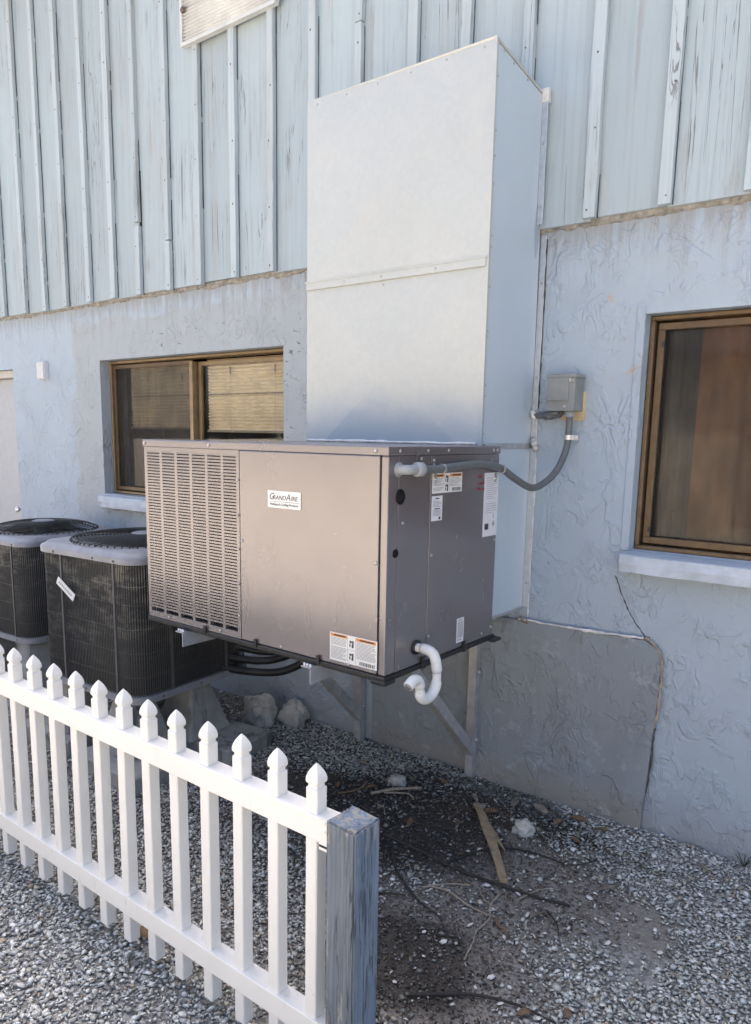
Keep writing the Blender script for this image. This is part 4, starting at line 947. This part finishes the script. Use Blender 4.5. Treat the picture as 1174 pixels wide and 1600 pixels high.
# wooden end post: subdivided, rough
bm = bmesh.new(); bmesh.ops.create_cube(bm, size=1)
for v in bm.verts: v.co = Vector((v.co.x * .090, v.co.y * .098, v.co.z * 1.0 + .285))
bmesh.ops.bevel(bm, geom=bm.edges[:], offset=.005, segments=2, affect='EDGES')
bmesh.ops.subdivide_edges(bm, edges=[e for e in bm.edges if e.calc_length() > .03], cuts=14, use_grid_fill=True)
for v in bm.verts:
    q = v.co; s = .0012 * mnoise.noise((q.x * 40, q.y * 40, q.z * 2.2))
    d_ = Vector((q.x, q.y, 0))
    if d_.length: v.co += d_.normalized() * s
    if q.z > .76: v.co.z += .003 * mnoise.noise((q.x * 30, q.y * 30, 5)) - .10 * q.x * .6
me = bpy.data.meshes.new('fence_post'); bm.to_mesh(me); bm.free(); me.materials.append(MAT['post'])
po = link('fence_post', me); po.location = (-1.040, -1.850, 0); tag(po, 'weathered blue-grey wooden post at the end of the picket fence', 'post')
m = MB(); m.box(-5.31, -5.212, -1.90, -1.805, -.2, .79, .005); tag(m.build('fence_post', 'post'), 'blue-grey wooden post at the far end of the picket fence', 'post')

# ================================================================== rocks
def rock(name, loc, size, seed, label, cut=0, rot=0, mat='rock'):
    bm = bmesh.new(); bmesh.ops.create_icosphere(bm, subdivisions=4, radius=1)
    for v in bm.verts:
        n_ = v.co.normalized(); k = 1 + .45 * mnoise.noise(n_ * 1.5 + Vector((seed, 0, 0))) + .17 * mnoise.noise(n_ * 3.1 + Vector((0, seed, 0))) + .04 * mnoise.noise(n_ * 8 + Vector((0, 0, seed)))
        p = n_ * k; p = Vector((p.x, p.y, max(-.6, p.z)))
        v.co = Vector((p.x * size[0], p.y * size[1], p.z * size[2]))
    me = bpy.data.meshes.new(name); bm.to_mesh(me); bm.free(); me.materials.append(MAT[mat])
    for pgn in me.polygons: pgn.use_smooth = True
    o = link(name, me); o.location = (loc[0], loc[1], size[2] * .52); o.rotation_euler.z = rot
    return tag(o, label, 'rock')
rock('limestone_rock', (-3.10, -.215, 0), (.125, .085, .105), 3.1, 'larger pitted pale limestone rock on the shells by the wall', rot=-.3)
rock('limestone_rock', (-2.925, -.10, 0), (.105, .075, .085), 8.4, 'smaller pale limestone rock leaning against the larger one by the wall', rot=-.5)
rock('limestone_rock', (-1.307, -.36, 0), (.044, .036, .04), 5.5, 'small white stone lying on the dirt below the stucco patch', rot=.4)
rock('limestone_rock', (-2.0, -.34, 0), (.05, .04, .03), 2.5, 'flat grey stone on the dark soil below the unit')

# ================================================================== sticks, plank, leaves
def stick(name, pts, r, mat, label, taper=.5, group=None):
    P = spline([(x, y, ground_h(x, y) + z) for x, y, z in pts], 8); n = len(P)
    P = [p + Vector((random.uniform(-1, 1), random.uniform(-1, 1), 0)) * r * .25 for p in P]
    m = MB(); m.tube(P, r, 7, True, [r * (1 - (1 - taper) * i / n) * random.uniform(.85, 1.15) for i in range(n)])
    return tag(m.build(name, mat), label, 'stick', group)
stick('branch', [(-1.75, -.775, .018), (-1.546, -.784, .016), (-1.40, -.79, .015), (-1.25, -.781, .014), (-1.08, -.76, .012), (-.938, -.724, .010)], .0085, 'twig_dark', 'long straight black branch lying across the bare dirt')
stick('branch', [(-1.69, -.80, .014), (-1.60, -.90, .014), (-1.554, -.949, .012), (-1.44, -1.02, .012), (-1.362, -1.053, .01), (-1.264, -1.076, .01)], .0065, 'twig_dark', 'thin black crooked branch beside the fence post')
stick('branch', [(-1.44, -.79, .012), (-1.39, -.66, .014), (-1.338, -.575, .014), (-1.26, -.51, .012), (-1.177, -.492, .011), (-1.06, -.49, .01)], .006, 'twig_dark', 'curved dark twig passing under the split plank')
stick('branch', [(-1.62, -1.20, .012), (-1.52, -1.10, .012), (-1.44, -1.05, .012)], .006, 'twig_dark', 'short dark twig joining the crooked branch by the post')
stick('twig', [(-1.395, -.945, .010), (-1.33, -.93, .012), (-1.22, -.955, .010), (-1.12, -.948, .008)], .0045, 'twig_pale', 'pale dry twig lying below the long black branch')
stick('twig', [(-1.42, -.97, .010), (-1.35, -.89, .012), (-1.283, -.846, .012)], .004, 'twig_pale', 'short pale twig crossing the long pale one')
stick('twig', [(-1.17, -.82, .012), (-1.165, -.90, .010), (-1.13, -.97, .012), (-1.13, -1.06, .010), (-1.105, -1.13, .010), (-1.086, -1.217, .008)], .0045, 'twig_pale', 'forked pale root running away from the split plank')
stick('twig', [(-1.11, -.955, .012), (-1.085, -.985, .014), (-1.05, -.995, .012), (-1.03, -1.03, .01)], .006, 'leaf_brown', 'stubby brown twig beside the pale root')
stick('twig', [(-1.10, -.80, .010), (-1.06, -.70, .010), (-1.0, -.66, .010)], .003, 'twig_pale', 'thin pale curved root end beside the long black branch')
stick('twig', [(-2.02, -.52, .016), (-1.95, -.42, .020), (-1.86, -.33, .016)], .008, 'twig_pale', 'dry palm strip on the black soil below the unit', .9)
stick('twig', [(-1.98, -.47, .012), (-1.88, -.42, .02), (-1.83, -.44, .014)], .005, 'twig_pale', 'bent pale twig on the black soil below the unit')
stick('twig', [(-2.14, -.62, .012), (-2.06, -.56, .04), (-2.02, -.55, .09)], .005, 'leaf_brown', 'brown stem sticking up from the soil behind the last picket')
stick('branch', [(-1.13, -1.46, .012), (-.98, -1.33, .012), (-.86, -1.28, .012), (-.74, -1.27, .010)], .006, 'twig_dark', 'dark twig half buried among shells at the dirt edge')
stick('twig', [(-.99, -.80, .01), (-.93, -.85, .012), (-.90, -.90, .01)], .0035, 'twig_dark', 'tiny dark twig on the sandy dirt')
rs_ = random.Random(3)
for k in range(26):      # fine dry litter, one by one
    x, y = rs_.uniform(-2.15, -.9), rs_.uniform(-1.15, -.2); a = rs_.uniform(0, 6.28); L = rs_.uniform(.05, .16)
    stick('dry_straw', [(x, y, .010), (x + math.cos(a) * L * .5, y + math.sin(a) * L * .5, .014), (x + math.cos(a + .3) * L, y + math.sin(a + .3) * L, .009)], rs_.uniform(.0016, .003), rs_.choice(['twig_pale', 'twig_dark', 'leaf_brown']), 'thin dry straw scattered on the dark dirt', .6, 'dry straws on the dirt')
# split plank (tapered, two splinters)
pl = thing('split_plank', 'split yellowish wood plank lying on the dirt by the wall', 'plank')
def splinter(pts, ws, th):
    m = MB(); vs = []
    for (x, y, z), w in zip(pts, ws):
        d_ = Vector((.35, -.75, 0)).normalized(); s = Vector((-d_.y, d_.x, 0)); c = Vector((x, y, z + ground_h(x, y))); j = random.uniform(-.002, .002)
        vs += [(c - s * (w / 2 + j))[:], (c + s * (w / 2 + j))[:], (c + s * (w / 2) + Vector((0, 0, th)))[:], (c - s * (w / 2) + Vector((0, 0, th)))[:]]
    n = len(pts)
    m.add(vs, [(k * 4 + i, k * 4 + (i + 1) % 4, (k + 1) * 4 + (i + 1) % 4, (k + 1) * 4 + i) for k in range(n - 1) for i in range(4)] + [(3, 2, 1, 0), tuple((n - 1) * 4 + i for i in range(4))])
    return m
splinter([(-1.575, -.30, .016), (-1.50, -.38, .022), (-1.42, -.48, .026), (-1.35, -.56, .024), (-1.27, -.655, .018), (-1.19, -.755, .012)], [.018, .036, .040, .038, .034, .030], .011).build('board', 'dry_wood', pl)
splinter([(-1.46, -.40, .012), (-1.39, -.47, .014), (-1.33, -.53, .012), (-1.29, -.56, .010)], [.008, .018, .018, .004], .009).build('splinter', 'dry_wood', pl)
splinter([(-1.575, -.27, .012), (-1.56, -.30, .02), (-1.545, -.33, .014)], [.05, .06, .03], .006).build('frayed_end', 'twig_pale', pl)
def leaf_mesh(seed, L, W):
    rr = random.Random(seed); m = MB(); n = 6; vs = []
    for k in range(n + 1):
        u = k / n; w = W * math.sin(math.pi * min(1, u * .96 + .03)) ** .8; z = .012 * math.sin(u * 3.1) + rr.uniform(0, .003)
        vs += [(u * L - L / 2, -w / 2, z + .006), (u * L - L / 2, 0, z), (u * L - L / 2, w / 2, z + .007)]
    fs = [(k * 3 + j, (k + 1) * 3 + j, (k + 1) * 3 + j + 1, k * 3 + j + 1) for k in range(n) for j in range(2)]
    nv = len(vs); m.add(vs + [(x, y, z - .0008) for x, y, z in vs], fs + [tuple(i + nv for i in f[::-1]) for f in fs], True); return m
LM = {mt: [leaf_mesh(k, .07 + .02 * k, .03 + .008 * k).mesh('dead_leaf', mt) for k in range(3)] for mt in ('leaf_brown', 'leaf_grey')}
spots = [(-.83, -1.30), (-.73, -1.22), (-1.0, -.86), (-2.05, -.48), (-2.2, -.55), (-1.95, -.28), (-1.75, -.40), (-1.62, -.24), (-1.82, -.20), (-2.25, -.30), (-1.45, -.16), (-1.33, -.14), (-1.22, -.20), (-1.15, -.12), (-1.04, -.14), (-1.9, -.6), (-2.1, -.8), (-1.72, -.62), (-1.55, -.5), (-1.1, -.30), (-1.5, -.32), (-2.35, -.62), (-.62, -.16), (-.86, -.55), (-1.68, -1.72), (-2.25, -1.78), (-1.98, -1.80), (-2.5, -1.80)]
for k, (x, y) in enumerate(spots):
    mt = rs_.choice(['leaf_brown', 'leaf_grey']); o = link('dead_leaf', LM[mt][k % 3]); sc = rs_.uniform(.5, .95)
    o.location = (x, y, ground_h(x, y) + .010); o.rotation_euler = (rs_.uniform(-.3, .3), rs_.uniform(-.3, .3), rs_.uniform(0, 6.28)); o.scale = (sc, sc, sc)
    tag(o, 'small curled dead leaf on the ground', 'leaf', 'dead leaves on the ground')
wd_ = thing('weed', 'tiny green weed sprouting at the foot of the wall below the right window', 'weed', (-.50, -.035, 0))
for k in range(7):
    a = rs_.uniform(0, 6.28); h_ = rs_.uniform(.03, .06); m = MB(); m.tube(spline([(0, 0, -.005), (math.cos(a) * .012, math.sin(a) * .012, h_ * .5), (math.cos(a) * .035, math.sin(a) * .035, h_)], 4), .0018, 5, True, [.002] * 4 + [.0018] * 3 + [.001, .0005]); m.build('blade', 'weed_green', wd_)

# ================================================================== shell gravel (countless chips: real closed geometry, one object)
def fbm(x, y, s, o):
    r = np.zeros_like(x); rs = np.random.RandomState(o)
    for k in range(5):
        a = rs.uniform(0, 6.28); f = s * (1.7 ** k); r += np.sin(x * f * math.cos(a) + y * f * math.sin(a) * 1.0 + rs.uniform(0, 6.28) + 1.3 * np.sin(y * f * .7 + rs.uniform(0, 6))) * (.62 ** k)
    return r / 2.2
def nblob(x, y, cx, cy, rx, ry):
    dx = (x + .22 * fbm(x, y, 3, 1) - cx) / rx; dy = (y + .22 * fbm(x, y, 3, 2) - cy) / ry; return np.clip((1.25 - dx * dx - dy * dy) / .9, 0, 1)
def chips(N, x0, x1, y0, y1, smin, smax, name, keepfn, seed):
    R = np.random.default_rng(seed); x = R.uniform(x0, x1, N); y = R.uniform(y0, y1, N)
    keep = R.uniform(0, 1, N) < keepfn(x, y); x, y = x[keep], y[keep]; n = len(x)
    s = smin + (smax - smin) * R.beta(1.1, 3.5, n)
    K = 6; th = (np.arange(K) / K * 2 * np.pi)[None, :] + R.uniform(0, 6.28, (n, 1))
    rad = s[:, None] * (.58 + .52 * R.uniform(0, 1, (n, K))); asp = R.uniform(.30, .85, (n, 1))
    px, py = rad * np.cos(th), rad * np.sin(th) * asp; rz = R.uniform(0, 6.28, n)
    curl = s[:, None] * R.uniform(-.25, .05, (n, 1)) * np.ones((n, K)) + s[:, None] * .12 * R.uniform(-1, 1, (n, K))
    V = np.zeros((n, K + 2, 3)); V[:, :K, 0] = px; V[:, :K, 1] = py; V[:, :K, 2] = curl
    V[:, K, 2] = s * R.uniform(.10, .34, n); V[:, K + 1, 2] = -s * .14
    tx, ty = R.normal(0, .27, n), R.normal(0, .27, n)
    c_, s_ = np.cos(tx), np.sin(tx); Y, Z = V[:, :, 1] * c_[:, None] - V[:, :, 2] * s_[:, None], V[:, :, 1] * s_[:, None] + V[:, :, 2] * c_[:, None]; V[:, :, 1], V[:, :, 2] = Y, Z
    c_, s_ = np.cos(ty), np.sin(ty); X, Z = V[:, :, 0] * c_[:, None] + V[:, :, 2] * s_[:, None], -V[:, :, 0] * s_[:, None] + V[:, :, 2] * c_[:, None]; V[:, :, 0], V[:, :, 2] = X, Z
    c_, s_ = np.cos(rz), np.sin(rz); X, Y = V[:, :, 0] * c_[:, None] - V[:, :, 1] * s_[:, None], V[:, :, 0] * s_[:, None] + V[:, :, 1] * c_[:, None]; V[:, :, 0], V[:, :, 1] = X, Y
    gz = np.array([ground_h(a, b) for a, b in zip(x, y)])
    V[:, :, 0] += x[:, None]; V[:, :, 1] += y[:, None]; V[:, :, 2] += (gz + s * R.uniform(.05, .45, n) + .004)[:, None]
    f = []
    for k in range(K): f += [k, (k + 1) % K, K, (k + 1) % K, k, K + 1]
    F = (np.array(f)[None, :] + (np.arange(n) * (K + 2))[:, None]).ravel(); nf = n * 2 * K
    me = bpy.data.meshes.new(name); me.vertices.add(n * (K + 2)); me.vertices.foreach_set('co', V.ravel()); me.loops.add(nf * 3); me.loops.foreach_set('vertex_index', F.astype(np.int32))
    me.polygons.add(nf); me.polygons.foreach_set('loop_start', np.arange(0, nf * 3, 3, dtype=np.int32)); me.polygons.foreach_set('loop_total', np.full(nf, 3, np.int32)); me.update(calc_edges=True)
    pal = np.array([(.82, .80, .76), (.68, .665, .635), (.53, .515, .49), (.58, .535, .465), (.42, .405, .385), (.44, .345, .26), (.22, .21, .20), (.88, .86, .83)])
    pal = pal * np.array([.985, 1.0, .975]); pi = R.choice(len(pal), n, p=[.19, .21, .19, .11, .14, .04, .07, .05]); colr = pal[pi] * R.uniform(.8, 1.12, (n, 1))
    stain = np.clip(np.maximum(nblob(x, y, -1.85, -.62, .55, .50), np.maximum(nblob(x, y, -1.30, -1.32, .34, .26), nblob(x, y, -1.42, -.25, .5, .16))), 0, 1)
    damp = .30 * np.clip((y + 1.75) / .35, 0, 1) * np.clip((-1.35 - x) / .5, 0, 1)
    stain = np.maximum(stain * R.choice([.9, .75, .1], n, p=[.6, .3, .1]), damp); colr = colr * (1 - stain[:, None] * .74)
    at = me.attributes.new('tint', 'FLOAT_COLOR', 'POINT'); cc = np.ones((n, K + 2, 4)); cc[:, :, :3] = colr[:, None, :]; at.data.foreach_set('color', cc.ravel())
    me.materials.append(MAT['shell']); return link(name, me)
def dens(x, y):
    bare = np.maximum(np.maximum(nblob(x, y, -1.34, -.70, .50, .42), nblob(x, y, -1.95, -.72, .70, .45) * .8), nblob(x, y, -1.25, -1.25, .42, .36) * .9)
    bare = np.maximum(bare, nblob(x, y, -.86, -.66, .30, .17) * .93)
    return np.clip(1 - bare * 1.02, .07, 1) * (y < -.012)
g1 = chips(115000, -3.3, .35, -2.9, .02, .0048, .0245, 'shell_gravel', dens, 1); g1['kind'] = 'stuff'; g1['label'] = 'broken grey white shell gravel covering the ground'; g1['category'] = 'gravel'
g2 = chips(17000, -6.9, -3.3, -2.9, .02, .008, .026, 'shell_gravel', dens, 2); g2['kind'] = 'stuff'; g2['label'] = 'broken shell gravel farther back around the condensers'; g2['category'] = 'gravel'
g4 = chips(26000, .35, 1.7, -2.9, .02, .006, .026, 'shell_gravel', dens, 7); g4['kind'] = 'stuff'; g4['label'] = 'broken shell gravel along the wall past the right window'; g4['category'] = 'gravel'
# larger whole shells, one by one
SH = []
for k in range(4):
    m = MB(); n, r = 10, 3; vs = [(0, 0, .35)]; rr = random.Random(k)
    for j in range(1, r + 1):
        for i in range(n):
            a = 2 * math.pi * i / n; q = j / r; w = 1 + .1 * math.sin(2 * a + k) + (.05 if i % 2 else -.05) * q
            vs.append((q * w * math.cos(a), q * w * .8 * math.sin(a), .35 * (1 - q * q)))
    fs = [(0, 1 + i, 1 + (i + 1) % n) for i in range(n)] + [(1 + (j - 1) * n + i, 1 + j * n + i, 1 + j * n + (i + 1) % n, 1 + (j - 1) * n + (i + 1) % n) for j in range(1, r) for i in range(n)]
    nv = len(vs); m.add(vs + [(x * .96, y * .96, z - .10) for x, y, z in vs], fs + [tuple(i + nv for i in f[::-1]) for f in fs] + [(1 + 2 * n + i, nv + 1 + 2 * n + i, nv + 1 + 2 * n + (i + 1) % n, 1 + 2 * n + (i + 1) % n) for i in range(n)], True)
    SH.append(m.mesh('white_shell', 'shell_white'if False else 'shell_pale')) if 'shell_pale' in MAT else (plain('shell_pale', (.66, .64, .60), .5, 0, .15, 80), SH.append(m.mesh('white_shell', 'shell_pale')))
for k in range(120):
    if k < 70: x, y = rs_.uniform(-1.5, -.25), rs_.uniform(-1.5, -.3)
    else: x, y = rs_.uniform(-2.6, -1.1), rs_.uniform(-2.4, -1.9)
    o = link('white_shell', SH[k % 4]); s = rs_.uniform(.006, .015); o.scale = (s, s, s); o.location = (x, y, ground_h(x, y) + .012 if k >= 70 else ground_h(x, y) + .008)
    o.rotation_euler = (rs_.uniform(-.6, .6), rs_.uniform(-.6, .6), rs_.uniform(0, 6.28)); tag(o, 'small whole white clam shell on the ground', 'shell', 'whole white shells on the ground')

# dark crumbs, bark flakes and leaf bits on the bare soil
def litter_d(x, y):
    return np.maximum(np.maximum(nblob(x, y, -1.40, -.70, .55, .50), nblob(x, y, -1.95, -.65, .80, .62)), np.maximum(nblob(x, y, -1.25, -1.25, .45, .40), nblob(x, y, -1.35, -.16, .7, .14))) * (y < -.012)
PAL = np.array([(.035, .03, .026), (.07, .058, .047), (.12, .10, .08), (.19, .165, .135), (.27, .24, .20), (.10, .065, .04)])
g3 = chips(42000, -2.9, -.6, -1.8, .0, .0026, .013, 'soil_litter', litter_d, 5)
_n = len(g3.data.vertices) // 8; _R = np.random.default_rng(9); _co = np.zeros(_n * 24); g3.data.vertices.foreach_get('co', _co); _co = _co.reshape(_n, 8, 3)[:, 0]
_w = np.clip(np.maximum(nblob(_co[:, 0], _co[:, 1], -1.9, -.60, .58, .48), np.maximum(nblob(_co[:, 0], _co[:, 1], -1.30, -1.34, .32, .24), nblob(_co[:, 0], _co[:, 1], -1.42, -.22, .5, .14))), 0, 1)
_k = PAL[_R.choice(6, _n, p=[.24, .24, .2, .16, .08, .08])]; _k = _k * (1 + 1.5 * (1 - _w[:, None]) * _R.uniform(.3, 1, (_n, 1))); _c = np.ones((_n, 8, 4)); _c[:, :, :3] = _k[:, None, :]
g3.data.attributes['tint'].data.foreach_set('color', _c.ravel()); g3['kind'] = 'stuff'; g3['label'] = 'dark crumbly soil litter and bark flakes on the bare patch'; g3['category'] = 'litter'
